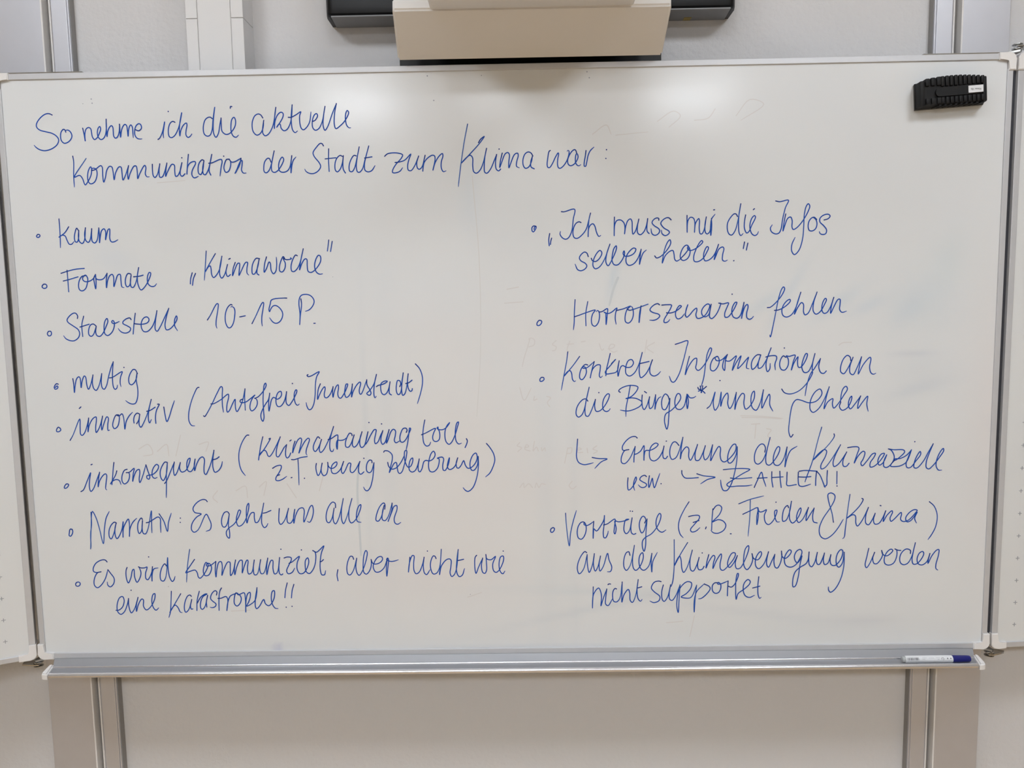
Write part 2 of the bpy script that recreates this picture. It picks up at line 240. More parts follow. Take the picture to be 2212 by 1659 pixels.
WRITING="""So|-8888,5204 -8941,5228 -8987,5232 -9063,5204 -9162,5120 -9215,5037 -9216,4975 -9160,4920 -9033,4882 -8924,4853 -8836,4797 -8795,4725 -8829,4636 -8918,4566 -9023,4527 -9107,4519 -9198,4544 -9260,4587 -9294,4627;-8641,4869 -8660,4916 -8687,4923 -8733,4876 -8752,4796 -8741,4706 -8689,4655 -8613,4673 -8544,4738 -8524,4800 -8549,4872 -8590,4905 -8633,4904 -8648,4880
nehme|-8299,4939 -8281,4832 -8265,4693 -8266,4787 -8252,4876 -8224,4929 -8177,4949 -8141,4927 -8128,4856 -8116,4766 -8079,4715 -8025,4746 -7972,4835 -7942,4915 -7954,4963 -7983,4942 -8011,4862 -8001,4764 -7953,4713 -7906,4726 -7859,4788 -7827,4921 -7818,5103;-7818,5103 -7826,4939 -7823,4769 -7803,4867 -7761,4947 -7722,4976 -7696,4946 -7693,4865 -7690,4776 -7659,4734 -7617,4756 -7573,4863 -7560,5002;-7560,5002 -7558,4863 -7553,4752 -7532,4862 -7492,4959 -7449,4996 -7418,4967 -7409,4878 -7402,4767 -7387,4877 -7360,4957 -7334,4983 -7308,4947 -7303,4840 -7300,4736;-7248,4889 -7184,4868 -7126,4917 -7140,4988 -7176,5003 -7224,4972 -7260,4893 -7264,4785 -7222,4722 -7167,4707 -7130,4711
ich|-6811,4693 -6779,4714 -6716,4829 -6658,5027 -6684,4899 -6701,4810 -6695,4721;-6573,5228;-6452,5016 -6491,5035 -6539,5012 -6581,4933 -6596,4826 -6583,4746 -6542,4722 -6481,4753 -6410,4858 -6355,5000 -6307,5198 -6342,5071 -6370,4911 -6370,4754 -6345,4857 -6284,4963 -6226,4998 -6216,4962 -6240,4855 -6246,4766 -6211,4721 -6168,4738 -6128,4787
Kommunikation|-8537,4402 -8527,4289 -8547,4019 -8548,3798;-8272,4352 -8534,3991 -8429,4025 -8377,3970 -8327,3837 -8271,3896 -8196,4030 -8178,4156 -8194,4187 -8240,4121 -8268,4013 -8261,3905 -8218,3855 -8141,3884 -8089,3974 -8072,4082 -8095,4146 -8159,4156 -8181,4115;-8181,4115 -8115,4128 -7989,4207 -7963,4179 -7962,4008 -7952,3885 -7912,3971 -7874,4114 -7813,4189 -7768,4176 -7751,4094 -7738,3928 -7702,4057 -7629,4173 -7586,4172 -7572,4055 -7562,3919 -7511,3999 -7432,4196;-7432,4196 -7459,4071 -7454,3931 -7415,4034 -7322,4185 -7281,4185 -7265,4067 -7264,3941 -7221,4030 -7108,4196 -7086,4154 -7106,4028 -7076,3973 -7029,3972;-6953,4214 -6958,4079 -6948,3989 -6919,3956 -6869,4006 -6804,4221;-6804,4221 -6828,4077 -6817,3959 -6770,3964 -6718,4057 -6661,4232;-6661,4232 -6687,4110 -6701,3975 -6662,4056 -6560,4207 -6515,4188 -6513,4071 -6500,3972 -6463,3980 -6401,4087 -6360,4234;-6360,4234 -6401,4087 -6402,3997 -6371,3969 -6312,4017;-6357,4329;-6221,4393 -6249,4210 -6272,4009 -6248,4156 -6179,4236 -6095,4247 -6087,4216 -6160,4083 -6175,3993 -6132,3934 -6046,3963;-5918,4267 -5954,4282 -6013,4224 -6043,4116 -6034,4017 -5998,3995 -5957,4061 -5918,4258;-5918,4258 -5951,4115 -5942,4006 -5906,3991 -5845,4077 -5801,4202 -5754,4384;-5754,4384 -5801,4202 -5824,4058 -5795,3982;-5825,4212 -5760,4219 -5572,4284 -5555,4242 -5579,4144 -5612,3961;-5517,4344;-5415,4281 -5461,4282 -5502,4214 -5526,4107 -5493,4031 -5436,4051 -5390,4158 -5389,4248 -5414,4288;-5414,4288 -5371,4230 -5316,4229 -5174,4298;-5174,4298 -5208,4173 -5309,4007 -5268,4084 -5190,4236 -5157,4253 -5163,4154 -5176,4064 -5142,4010 -5087,4009
die|-5709,5073 -5739,5099 -5785,5099 -5842,5061 -5877,4991 -5897,4867 -5880,4777 -5824,4737 -5767,4757 -5721,4863 -5696,5041 -5646,5289 -5677,5112 -5695,4952 -5695,4791 -5653,4712 -5599,4790 -5563,4949 -5532,5082;-5532,5082 -5535,4949 -5524,4824 -5453,4765 -5379,4780 -5301,4855 -5254,4943 -5250,5050 -5276,5090 -5318,5051 -5342,4945 -5344,4820 -5308,4730 -5254,4706 -5200,4746;-5338,5265 -5333,5297 -5305,5296
aktuelle|-4702,5066 -4745,5129 -4794,5144 -4856,5114 -4911,5008 -4922,4884 -4899,4794 -4838,4739 -4772,4765 -4712,4862 -4686,5021;-4686,5021 -4716,4862 -4716,4773 -4673,4724 -4607,4753 -4517,4894 -4473,5053 -4435,5265;-4435,5265 -4465,5106 -4482,4861 -4463,4999 -4405,5123 -4339,5169 -4298,5147 -4301,5085 -4367,4971 -4435,4883 -4386,4945 -4363,4935 -4348,4864 -4295,4813 -4235,4835 -4176,4923 -4133,5064 -4109,5307;-4109,5307 -4137,5100 -4139,4922 -4117,4815 -4073,4773 -4025,4804;-4197,5069 -4142,5068 -4039,5116 -3945,5170 -3970,5096 -3970,4937 -3949,4856 -3909,4823 -3848,4863 -3779,4968 -3743,5163;-3718,4982 -3668,5002 -3615,5090 -3635,5129 -3682,5100 -3723,4985 -3720,4861 -3670,4810 -3601,4841 -3532,4964 -3461,5264;-3461,5264 -3500,5070 -3513,4892 -3480,4806 -3425,4873 -3324,5119 -3234,5316;-3234,5316 -3278,5119 -3290,4906 -3262,4834 -3187,4877 -3072,4990 -2997,5140 -3025,5176 -3058,5114 -3064,4973 -3040,4883 -2995,4843 -2968,4846
der|-4581,4212 -4611,4282 -4648,4285 -4707,4218 -4730,4110 -4725,4029 -4689,4005 -4632,4045 -4580,4161 -4508,4429;-4508,4429 -4554,4251 -4578,4125 -4568,4035 -4523,4011 -4456,4042 -4358,4175 -4326,4264 -4352,4304 -4401,4248 -4433,4141 -4419,4041 -4365,4010 -4272,4030 -4213,4101 -4161,4329;-4161,4329 -4182,4190 -4191,3996 -4165,4154 -4133,4243 -4079,4301
Stadt|-3523,4505 -3549,4549 -3585,4555 -3662,4485 -3735,4379 -3716,4307 -3619,4179 -3595,4107 -3644,4027 -3739,3975 -3831,3982 -3894,4023 -3914,4063;-3421,4448 -3432,4248 -3429,4009;-3500,4254 -3284,4272;-3154,4296 -3199,4315 -3266,4262 -3307,4156 -3303,4030 -3267,3998 -3210,4046 -3159,4171 -3135,4310;-3135,4310 -3150,4171 -3145,4045 -3106,3972;-2878,4300 -2923,4310 -2991,4221 -3029,4097 -3018,4006 -2972,3997 -2924,4059 -2871,4237 -2813,4474;-2813,4474 -2860,4273 -2885,4094 -2867,3995 -2831,3981 -2768,4038 -2705,4234 -2623,4488;-2623,4488 -2685,4287 -2722,4127 -2713,4019 -2659,3987 -2584,4007 -2511,4105;-2714,4256 -2566,4276
zum|-2315,4282 -2258,4328 -2143,4346 -2019,4333 -1957,4302 -1991,4231 -2087,4132 -2164,4011 -2166,3965 -2114,3956 -2019,3988 -1965,4054;-2111,4159 -2034,4165 -1919,4200 -1795,4315 -1835,4208 -1864,4087 -1852,4006 -1800,3994 -1725,4084 -1640,4275;-1640,4275 -1681,4145 -1670,4043 -1633,4018 -1580,4061 -1511,4287;-1511,4287 -1546,4142 -1565,3980 -1536,4142 -1450,4242 -1365,4285 -1324,4270 -1316,4199 -1363,3996 -1317,4138 -1231,4268 -1167,4313 -1158,4266 -1192,4156 -1195,4034 -1156,3962 -1103,3977
Klima|-655,4872 -726,4551 -810,4067 -867,3666;-448,4510 -405,4575 -331,4628 -438,4485 -629,4287 -788,4128 -703,4217 -619,4271 -572,4225 -571,4063 -553,3951 -502,3920 -428,3979 -362,4120 -290,4398;-290,4398 -329,4221 -343,4038 -335,3937 -294,3916 -219,3996 -144,4156 -94,4277;-94,4277 -117,4136 -105,3993 -58,3958 -18,3992;-42,4379;19,4301 -19,4154 -36,4023 1,4113 76,4284 128,4309 159,4272 146,4131 146,4013 187,4110 262,4270 321,4293 335,4249 302,4128 300,4037 352,4009;624,4233 584,4294 532,4312 470,4276 427,4166 435,4044 476,3997 539,4022 592,4122 618,4233;618,4233 581,4123 586,4021 648,3984
war|970,4332 947,4318 921,4206 904,4052 919,4007 952,4003 1011,4083 1070,4203 1125,4283 1133,4266 1115,4162 1110,4057 1126,3999 1159,3984 1226,4030 1293,4126 1327,4214 1340,4311 1319,4328 1303,4312;1489,4276 1472,4325 1448,4341 1394,4306 1335,4214 1309,4126 1325,4057 1366,4031 1425,4051 1483,4114 1517,4195 1509,4243 1497,4260 1480,4252 1463,4155 1474,4074 1507,4033 1540,4028 1569,4048;1675,4318 1657,4192 1636,4071 1640,4018 1664,4014 1686,4086 1716,4223 1757,4311 1832,4382
colon|2079,4327;2066,4158
bullet|-9388,2847 -9357,2880 -9320,2868 -9319,2842 -9358,2819 -9385,2832 -9388,2847
kaum|-8907,3178 -8905,3022 -8910,2784 -8920,2607;-8722,3019 -8811,2901 -8934,2817 -8861,2856 -8807,2837 -8775,2754 -8734,2674 -8687,2673 -8637,2724;-8536,2951 -8561,2988 -8594,2925 -8622,2797 -8609,2723 -8572,2713 -8538,2795 -8523,2942;-8523,2942 -8540,2814 -8524,2722 -8471,2684 -8426,2738 -8383,2994;-8383,2994 -8412,2848 -8392,2738 -8347,2704 -8306,2755 -8259,2974;-8259,2974 -8273,2827 -8262,2717 -8217,2689 -8166,2743 -8116,2986;-8116,2986 -8112,2843 -8119,2693 -8095,2824 -8059,2934 -8010,2966 -7982,2914 -7994,2749 -7962,2859 -7927,2950 -7898,2962 -7897,2894 -7906,2766 -7878,2707 -7822,2706 -7745,2745
bullet|-9353,1843 -9322,1881 -9275,1881 -9253,1847 -9271,1810 -9319,1801 -9349,1820 -9353,1848
Formate|-8947,2096 -8812,2136 -8640,2174 -8466,2186;-8820,2155 -8818,2006 -8818,1722;-8912,1941 -8806,1965 -8604,2021;-8461,2041 -8528,2026 -8587,1938 -8609,1826 -8589,1757 -8540,1736 -8471,1778 -8425,1888 -8412,1990 -8451,2052 -8500,2020 -8517,1974 -8479,1926 -8394,1925 -8296,1979 -8247,2062;-8247,2062 -8286,1988 -8280,1886 -8263,1774 -8245,1904 -8247,2062 -8239,1978 -8175,1953 -8089,1975 -8010,2082;-8010,2082 -8035,1937 -8041,1793 -8007,1937 -7953,2038 -7904,2056 -7881,1990 -7889,1814 -7848,1916 -7792,2045 -7745,2053 -7738,1932 -7724,1802 -7683,1787;-7528,2059 -7584,2069 -7636,1986 -7649,1857 -7620,1804 -7571,1827 -7523,2040;-7523,2040 -7548,1892 -7536,1799 -7499,1789 -7435,1890 -7360,2185;-7360,2185 -7400,2001 -7392,1834 -7342,1736 -7263,1794 -7158,1960 -7123,2070 -7150,2084 -7193,1997 -7192,1867 -7139,1807 -7064,1806 -7018,1855;-7475,2002 -7352,2013 -7279,2032
opening_quote_mark|-6281,2061 -6319,1945 -6331,1840;-6214,2049 -6263,1944 -6290,1811
Klimawoche|-5973,2489 -6001,2254 -6043,1907;-5791,2435 -5887,2289 -6011,2084 -5950,2170 -5911,2193 -5895,2141 -5887,2012 -5853,1959 -5790,2010 -5717,2138 -5661,2383;-5661,2383 -5716,2157 -5724,2009 -5690,1944 -5631,2007 -5557,2215;-5557,2215 -5596,2062 -5567,1975 -5508,2011;-5526,2319 -5495,2334;-5398,2253 -5446,2134 -5466,1990 -5420,2096 -5347,2233 -5313,2233 -5326,2095 -5335,1993 -5289,2075 -5187,2249 -5149,2248 -5169,2129 -5170,2036 -5138,1995;-4903,2318 -4968,2328 -5038,2237 -5068,2109 -5058,2016 -5021,2015 -4959,2125 -4913,2300;-4913,2300 -4959,2125 -4968,2024 -4932,1995;-4761,2352 -4805,2215 -4822,2049 -4772,2122 -4713,2250 -4692,2231 -4680,2084 -4637,2014 -4587,2063 -4563,2192 -4563,2343;-4398,2318 -4424,2352 -4475,2264 -4508,2154 -4503,2062 -4457,2048 -4402,2116 -4389,2226 -4423,2300 -4422,2328;-4423,2310 -4352,2290 -4258,2307 -4276,2325;-4138,2363 -4171,2379 -4231,2297 -4275,2150 -4260,2058 -4214,2053 -4135,2130 -4073,2276 -4012,2501;-4012,2501 -4062,2313 -4104,2083 -4057,2202 -3988,2296 -3951,2292 -3947,2163 -3933,2052 -3878,2027 -3782,2087 -3672,2251 -3677,2352 -3714,2365 -3774,2271 -3798,2142 -3766,2031 -3702,1989 -3642,1997
closing_quote_mark|-3491,2666 -3528,2447;-3423,2637 -3465,2436
bullet|-9253,932 -9291,929 -9318,882 -9298,841 -9256,844 -9234,881 -9244,928 -9272,933
Stabstelle|-8680,1182 -8671,1229 -8705,1286 -8752,1290 -8831,1241 -8894,1157 -8879,1110 -8780,1034 -8682,957 -8655,881 -8684,797 -8774,732 -8859,734 -8942,773 -8989,836;-8548,1227 -8599,1049 -8597,814;-8640,1007 -8591,1021 -8446,1062;-8307,1022 -8361,1064 -8419,1046 -8464,953 -8467,850 -8426,815 -8376,848 -8307,1016;-8307,1016 -8325,895 -8302,828 -8246,812 -8185,864 -8098,1022 -8060,1116 -8075,1172 -8120,1117 -8148,986 -8138,863 -8084,825 -7994,889 -7939,1001 -7932,1095 -7958,1129 -7983,1105 -7962,1071 -7905,1076 -7827,1108;-7583,1140 -7605,1174 -7672,1162 -7752,1101 -7754,1064 -7663,1012 -7606,967 -7623,911 -7701,871 -7785,886 -7839,934 -7856,966;-7489,1269 -7527,1069 -7560,848;-7528,1060 -7471,1050 -7358,1044 -7252,1074 -7216,1139 -7254,1190 -7322,1169 -7374,1086 -7382,973 -7339,897 -7264,896 -7163,988 -7098,1119 -7044,1314;-7044,1314 -7091,1081 -7100,931 -7065,897 -7003,976 -6896,1171 -6800,1357;-6800,1357 -6869,1152 -6897,1003 -6874,924 -6807,936 -6716,1019 -6642,1148 -6652,1201 -6691,1131 -6699,999 -6648,901
number_ten|-6027,1107 -5964,1197 -5816,1433 -5791,1429 -5805,1296 -5848,1094 -5854,979 -5840,938;-5507,1401 -5530,1412 -5583,1375 -5632,1293 -5661,1167 -5653,1027 -5606,944 -5561,949 -5506,1025 -5469,1164 -5457,1290 -5476,1348 -5513,1370 -5539,1361
dash|-5364,1159 -5251,1179
number_fifteen|-5122,1018 -5044,1157 -4883,1443 -4865,1435 -4884,1306 -4914,1155 -4920,1028 -4913,968;-4391,1522 -4452,1524 -4702,1490 -4732,1405 -4763,1292 -4752,1256 -4724,1310 -4676,1366 -4625,1378 -4550,1332 -4491,1236 -4495,1148 -4551,1053 -4629,1017 -4692,1043 -4758,1133
P|-4105,1502 -4095,1394 -4130,1167 -4151,983 -4135,1192 -4149,1395 -4134,1509 -4093,1571 -4003,1591 -3915,1568 -3854,1504 -3838,1440 -3873,1353 -3947,1278 -4024,1250
full_stop|-3863,1004 -3834,1005
bullet|-9172,-155 -9205,-142 -9243,-176 -9263,-219 -9248,-254 -9214,-251 -9185,-217 -9197,-189 -9241,-220
mutig|-8864,-44 -8855,-156 -8852,-329 -8828,-191 -8783,-45 -8737,-7 -8713,-38 -8707,-231 -8674,-90 -8624,7 -8599,-14 -8585,-178 -8557,-268 -8507,-179 -8444,27;-8444,27 -8467,-145 -8444,-258 -8400,-293 -8336,-199 -8261,50;-8261,50 -8283,-131 -8270,-243 -8234,-273 -8180,-201 -8124,-13 -8059,175 -8008,291;-8008,291 -8033,106 -8047,-100 -8036,-238 -8004,-278 -7967,-248 -7952,-191;-8109,-42 -8048,-31 -7836,83 -7874,-17 -7894,-137 -7883,-223;-7794,170;-7525,38 -7563,116 -7606,125 -7671,49 -7714,-71 -7703,-166 -7661,-189 -7598,-141 -7548,-39 -7533,47;-7533,47 -7559,-73 -7539,-298 -7559,-470 -7609,-573 -7679,-586 -7755,-554 -7804,-513
bullet|-9206,-1063 -9239,-1045 -9277,-1088 -9281,-1131 -9246,-1141 -9197,-1110 -9198,-1075 -9222,-1054
innovativ|-9016,-1324 -8947,-1215 -8783,-881 -8788,-1060 -8786,-1200 -8756,-1223 -8700,-1166 -8636,-1010 -8596,-862;-8596,-862 -8620,-1028 -8629,-1150 -8593,-1011 -8505,-873 -8442,-842 -8438,-908 -8466,-1065 -8461,-1166 -8408,-1101 -8346,-962 -8305,-827;-8305,-827 -8339,-980 -8340,-1116 -8287,-980 -8216,-842 -8189,-869 -8211,-1016 -8210,-1130 -8178,-1118;-8776,-663 -8739,-629;-7971,-806 -8023,-810 -8082,-914 -8108,-1035 -8077,-1092 -8014,-1054 -7972,-950 -7964,-829 -8014,-805;-8014,-810 -7964,-829 -7900,-786 -7871,-865 -7861,-1105 -7825,-952 -7756,-832 -7681,-758;-7545,-791 -7587,-777 -7643,-833 -7666,-920 -7662,-981;-7610,-996 -7562,-922 -7532,-800;-7532,-800 -7554,-922 -7557,-1026 -7528,-1070 -7471,-993 -7371,-785 -7275,-495;-7275,-495 -7330,-682 -7361,-890 -7341,-982 -7298,-912;-7386,-742 -7315,-725 -7204,-658;-7152,-598 -7117,-598 -7147,-659 -7186,-736 -7212,-875 -7211,-996;-7026,-657 -7015,-773 -6980,-962 -6926,-862 -6863,-689 -6798,-529
opening_bracket|-6277,-264 -6309,-271 -6374,-376 -6463,-582 -6522,-816 -6519,-972 -6471,-1051 -6409,-1059
Autofreie|-6216,-853 -6195,-869 -6146,-808 -6031,-615 -5915,-396 -5824,-255 -5799,-269 -5808,-437 -5815,-644 -5801,-785;-6050,-608 -6005,-609 -5845,-527 -5684,-413 -5676,-465 -5718,-620 -5730,-749 -5716,-785 -5676,-750 -5603,-608 -5547,-521 -5550,-622 -5545,-726 -5522,-775 -5473,-714 -5393,-547 -5333,-308;-5333,-308 -5348,-470 -5349,-749;-5398,-521 -5438,-540 -5446,-572 -5421,-592 -5330,-580 -5236,-517 -5136,-441 -5184,-498 -5234,-601 -5249,-718 -5217,-766 -5157,-732 -5100,-642 -5096,-551 -5132,-505 -5152,-501;-5139,-509 -5066,-474 -4957,-359 -4894,-244 -4904,-198 -4932,-230 -4954,-346 -4973,-553 -4972,-787 -4972,-917 -4998,-984 -5025,-942 -5033,-851 -4989,-735 -4918,-619 -4863,-542 -4828,-406;-4828,-406 -4858,-581 -4861,-773 -4830,-659 -4798,-543 -4757,-494 -4719,-508 -4681,-532 -4615,-494 -4586,-430 -4600,-371 -4656,-396 -4699,-493 -4705,-622 -4675,-681 -4624,-682 -4556,-611 -4512,-508 -4481,-379;-4481,-379 -4501,-534 -4492,-625 -4448,-665 -4387,-601 -4318,-485 -4267,-363 -4285,-344 -4321,-408 -4327,-550 -4299,-641 -4267,-664 -4230,-638;-4353,-214
Innenstadt|-4025,-38 -4048,-51 -4027,-77 -3965,-65 -3794,19 -3849,-80 -3881,-221 -3897,-440 -3931,-634 -3987,-743 -4033,-760 -4072,-703 -4089,-612;-3781,-229 -3828,-338 -3846,-454 -3850,-548 -3814,-467 -3744,-339 -3697,-292 -3686,-327 -3710,-443 -3700,-508 -3661,-518 -3595,-458 -3545,-355 -3523,-291;-3523,-291 -3538,-394 -3532,-508 -3502,-395 -3452,-279 -3419,-256 -3412,-318 -3432,-434 -3416,-512 -3378,-532 -3318,-462 -3255,-347 -3222,-244 -3251,-244 -3281,-346 -3291,-450 -3262,-517 -3222,-502 -3161,-413 -3125,-243;-3125,-243 -3140,-374 -3152,-510 -3116,-401 -3033,-260 -2967,-205 -2955,-235 -2988,-364 -2982,-441 -2959,-457 -2923,-404 -2828,-160;-2828,-160 -2827,-263 -2773,-367 -2750,-445 -2784,-481 -2838,-446 -2780,-386 -2686,-252 -2625,-54;-2625,-54 -2665,-201 -2690,-381 -2688,-498 -2670,-533 -2645,-501;-2636,-305 -2597,-280 -2493,-255 -2408,-199 -2452,-192 -2531,-235 -2549,-332 -2525,-448 -2481,-472 -2428,-437 -2380,-334 -2353,-209;-2353,-209 -2373,-335 -2371,-451 -2333,-480;-2158,-312 -2136,-261 -2151,-196 -2195,-185 -2224,-272 -2228,-414 -2198,-473 -2165,-467 -2131,-390 -2106,-210 -2077,-30;-2077,-30 -2114,-248 -2119,-416 -2102,-491 -2063,-468 -2020,-340 -1977,-51;-1977,-51 -1997,-212 -1982,-354 -1945,-412 -1913,-400 -1902,-357;-2033,-250 -1978,-238 -1902,-183
closing_bracket|-1826,149 -1745,54 -1692,-101 -1690,-242 -1727,-422 -1807,-669
bullet|-9119,-2244 -9157,-2237 -9206,-2292 -9209,-2325 -9174,-2327 -9126,-2283 -9116,-2254 -9142,-2234
inkonsequent|-8869,-2404 -8819,-2375 -8717,-2171 -8638,-2010 -8672,-2172 -8684,-2328 -8660,-2403 -8604,-2349 -8524,-2174 -8449,-1999;-8449,-1999 -8484,-2155 -8500,-2307 -8467,-2194 -8391,-2078 -8330,-2036 -8307,-2060 -8327,-2216 -8346,-2353 -8325,-2376;-8618,-1841 -8592,-1831;-8136,-1799 -8157,-1906 -8184,-2101 -8211,-2266;-8088,-1975 -8119,-2062 -8239,-2250 -8186,-2188 -8107,-2160 -8050,-2181 -8021,-2265;-7870,-1945 -7929,-1968 -7986,-2084 -7990,-2201 -7949,-2254 -7878,-2212 -7832,-2106 -7837,-2027 -7894,-2011;-7894,-2017 -7826,-2008 -7724,-1928 -7751,-2048 -7771,-2200 -7735,-2087 -7669,-1971 -7620,-1953 -7610,-2011 -7634,-2167 -7624,-2230 -7562,-2109 -7473,-1857;-7473,-1857 -7439,-1994 -7408,-2112 -7430,-2160 -7468,-2140 -7468,-2091 -7425,-2078 -7347,-2064 -7245,-1977 -7211,-1890 -7247,-1851 -7318,-1918 -7354,-2015 -7350,-2112 -7304,-2146 -7254,-2124;-7023,-1815 -7071,-1805 -7122,-1862 -7183,-1998 -7178,-2134 -7133,-2194 -7080,-2116 -7043,-1980 -7023,-1815;-7023,-1815 -7055,-2019 -7073,-2312 -7092,-2556;-7108,-2257 -7066,-2204 -6967,-2001 -6878,-1807;-6878,-1807 -6907,-1963 -6886,-2090 -6833,-2022 -6754,-1819;-6754,-1819 -6777,-1945 -6737,-2020 -6648,-1986 -6561,-1812 -6546,-1731 -6586,-1753 -6621,-1850 -6609,-1986 -6553,-2016 -6481,-1930 -6442,-1752;-6442,-1752 -6468,-1872 -6465,-1994 -6431,-1892 -6345,-1737 -6285,-1709 -6250,-1758 -6269,-1933 -6266,-2050 -6239,-2079 -6165,-1954 -6097,-1780 -6041,-1571;-6041,-1571 -6079,-1800 -6078,-1955 -6044,-2034 -5965,-1996 -5902,-1899 -5878,-1812;-6077,-1770 -6000,-1752 -5940,-1710
opening_bracket|-5303,-1269 -5341,-1269 -5443,-1402 -5522,-1614 -5533,-1827 -5494,-2002 -5417,-2115
Klimatraining|-5015,-1306 -5063,-1476 -5105,-1672 -5126,-1790;-4892,-1354 -4861,-1341 -4890,-1400 -5002,-1569 -5113,-1705 -5057,-1627 -4990,-1589 -4953,-1628 -4930,-1701 -4899,-1721 -4851,-1676 -4752,-1507 -4654,-1312;-4654,-1312 -4718,-1481 -4751,-1625 -4749,-1717 -4717,-1731 -4655,-1653 -4584,-1535 -4532,-1477;-4532,-1477 -4554,-1588 -4560,-1706 -4536,-1756 -4496,-1734 -4453,-1653;-4461,-1403 -4432,-1383;-4354,-1408 -4395,-1525 -4414,-1649 -4377,-1552 -4292,-1382 -4238,-1344 -4216,-1370 -4238,-1488 -4284,-1658 -4234,-1554 -4137,-1398 -4076,-1350 -4054,-1373 -4081,-1464 -4125,-1581 -4135,-1673 -4117,-1700;-3839,-1356 -3874,-1323 -3922,-1388 -3979,-1518 -3976,-1597 -3945,-1630 -3898,-1585 -3842,-1481 -3805,-1379;-3805,-1379 -3842,-1494 -3859,-1598 -3836,-1651 -3782,-1613 -3684,-1444 -3599,-1262 -3544,-1113;-3544,-1113 -3600,-1275 -3634,-1431 -3638,-1575 -3614,-1632 -3581,-1629 -3560,-1583;-3669,-1385 -3617,-1373 -3471,-1290 -3468,-1381 -3479,-1499 -3489,-1588 -3503,-1512 -3475,-1401 -3423,-1406 -3345,-1394 -3285,-1351;-3171,-1311 -3179,-1275 -3217,-1257 -3271,-1332 -3315,-1462 -3305,-1541 -3260,-1551 -3206,-1490 -3128,-1295;-3128,-1295 -3164,-1412 -3168,-1517 -3137,-1550 -3077,-1505 -3007,-1362 -2963,-1232;-2963,-1232 -3007,-1362 -3018,-1493 -2988,-1559 -2935,-1533 -2886,-1416 -2841,-1234;-2814,-1043;-2841,-1234 -2879,-1377 -2902,-1494 -2862,-1443 -2778,-1287 -2704,-1190 -2672,-1197 -2680,-1262 -2712,-1419 -2695,-1484 -2641,-1446 -2585,-1316 -2534,-1215;-2534,-1215 -2573,-1342 -2577,-1447 -2546,-1500 -2499,-1461 -2450,-1331 -2404,-1195;-2404,-1195 -2443,-1331 -2468,-1475 -2433,-1410 -2369,-1241 -2316,-1190 -2274,-1223 -2281,-1321 -2304,-1425 -2273,-1471 -2194,-1433;-2053,-1259 -2035,-1213 -2057,-1171 -2115,-1179 -2170,-1283 -2189,-1387 -2169,-1453 -2124,-1460 -2064,-1402 -2009,-1298 -1960,-1182 -1979,-1168 -2003,-1299 -2027,-1455 -2069,-1638;-2555,-1075
toll|-1665,-1007 -1703,-1199 -1714,-1368 -1692,-1499 -1641,-1550 -1589,-1533 -1555,-1468;-1742,-1313 -1666,-1284 -1450,-1185 -1485,-1267 -1514,-1371 -1496,-1437 -1445,-1460 -1386,-1425 -1364,-1334 -1381,-1230 -1418,-1177 -1398,-1158 -1393,-1203 -1316,-1215 -1237,-1180 -1157,-1070 -1210,-1128 -1245,-1205 -1261,-1336 -1238,-1467 -1181,-1520 -1129,-1481 -1061,-1352 -1005,-1183 -974,-1060 -1003,-1072 -1038,-1196 -1047,-1326 -1031,-1457 -981,-1516 -922,-1500
comma|-821,-1407 -801,-1453 -820,-1525 -851,-1593
z|-4846,-1970 -4759,-1921 -4667,-1913 -4662,-1955 -4713,-2060 -4783,-2165 -4786,-2218 -4741,-2232 -4655,-2206 -4560,-2142;-4755,-2123 -4705,-2107
full_stop|-4470,-2173 -4450,-2167
T|-4444,-1791 -4388,-1794 -4243,-1751 -4116,-1733;-4310,-1793 -4307,-2013 -4312,-2330
full_stop|-4193,-2189
wenig|-3932,-1880 -3946,-1952 -3937,-2058 -3908,-2135 -3867,-2085 -3812,-1875;-3812,-1875 -3836,-1980 -3834,-2073 -3791,-2139 -3738,-2114 -3701,-2009 -3697,-1861;-3697,-1861 -3685,-1943 -3628,-1990 -3563,-1971 -3508,-1906 -3512,-1856 -3559,-1872 -3613,-1931 -3630,-2023 -3606,-2089 -3541,-2097 -3461,-2038 -3398,-1934 -3366,-1845;-3366,-1845 -3413,-1973 -3417,-2065 -3392,-2099 -3344,-2040 -3260,-1883 -3221,-1890 -3238,-2002 -3228,-2068 -3189,-2082 -3122,-2017 -3031,-1850;-3031,-1850 -3061,-1965 -3059,-2084 -3022,-2120 -2955,-2072;-2945,-1786;-2780,-1883 -2785,-1837 -2823,-1824 -2870,-1869 -2900,-1967 -2890,-2060 -2845,-2089 -2799,-2061 -2741,-1881;-2741,-1881 -2753,-2035 -2786,-2246 -2844,-2417 -2905,-2472 -2949,-2442 -2973,-2389;-2945,-1786
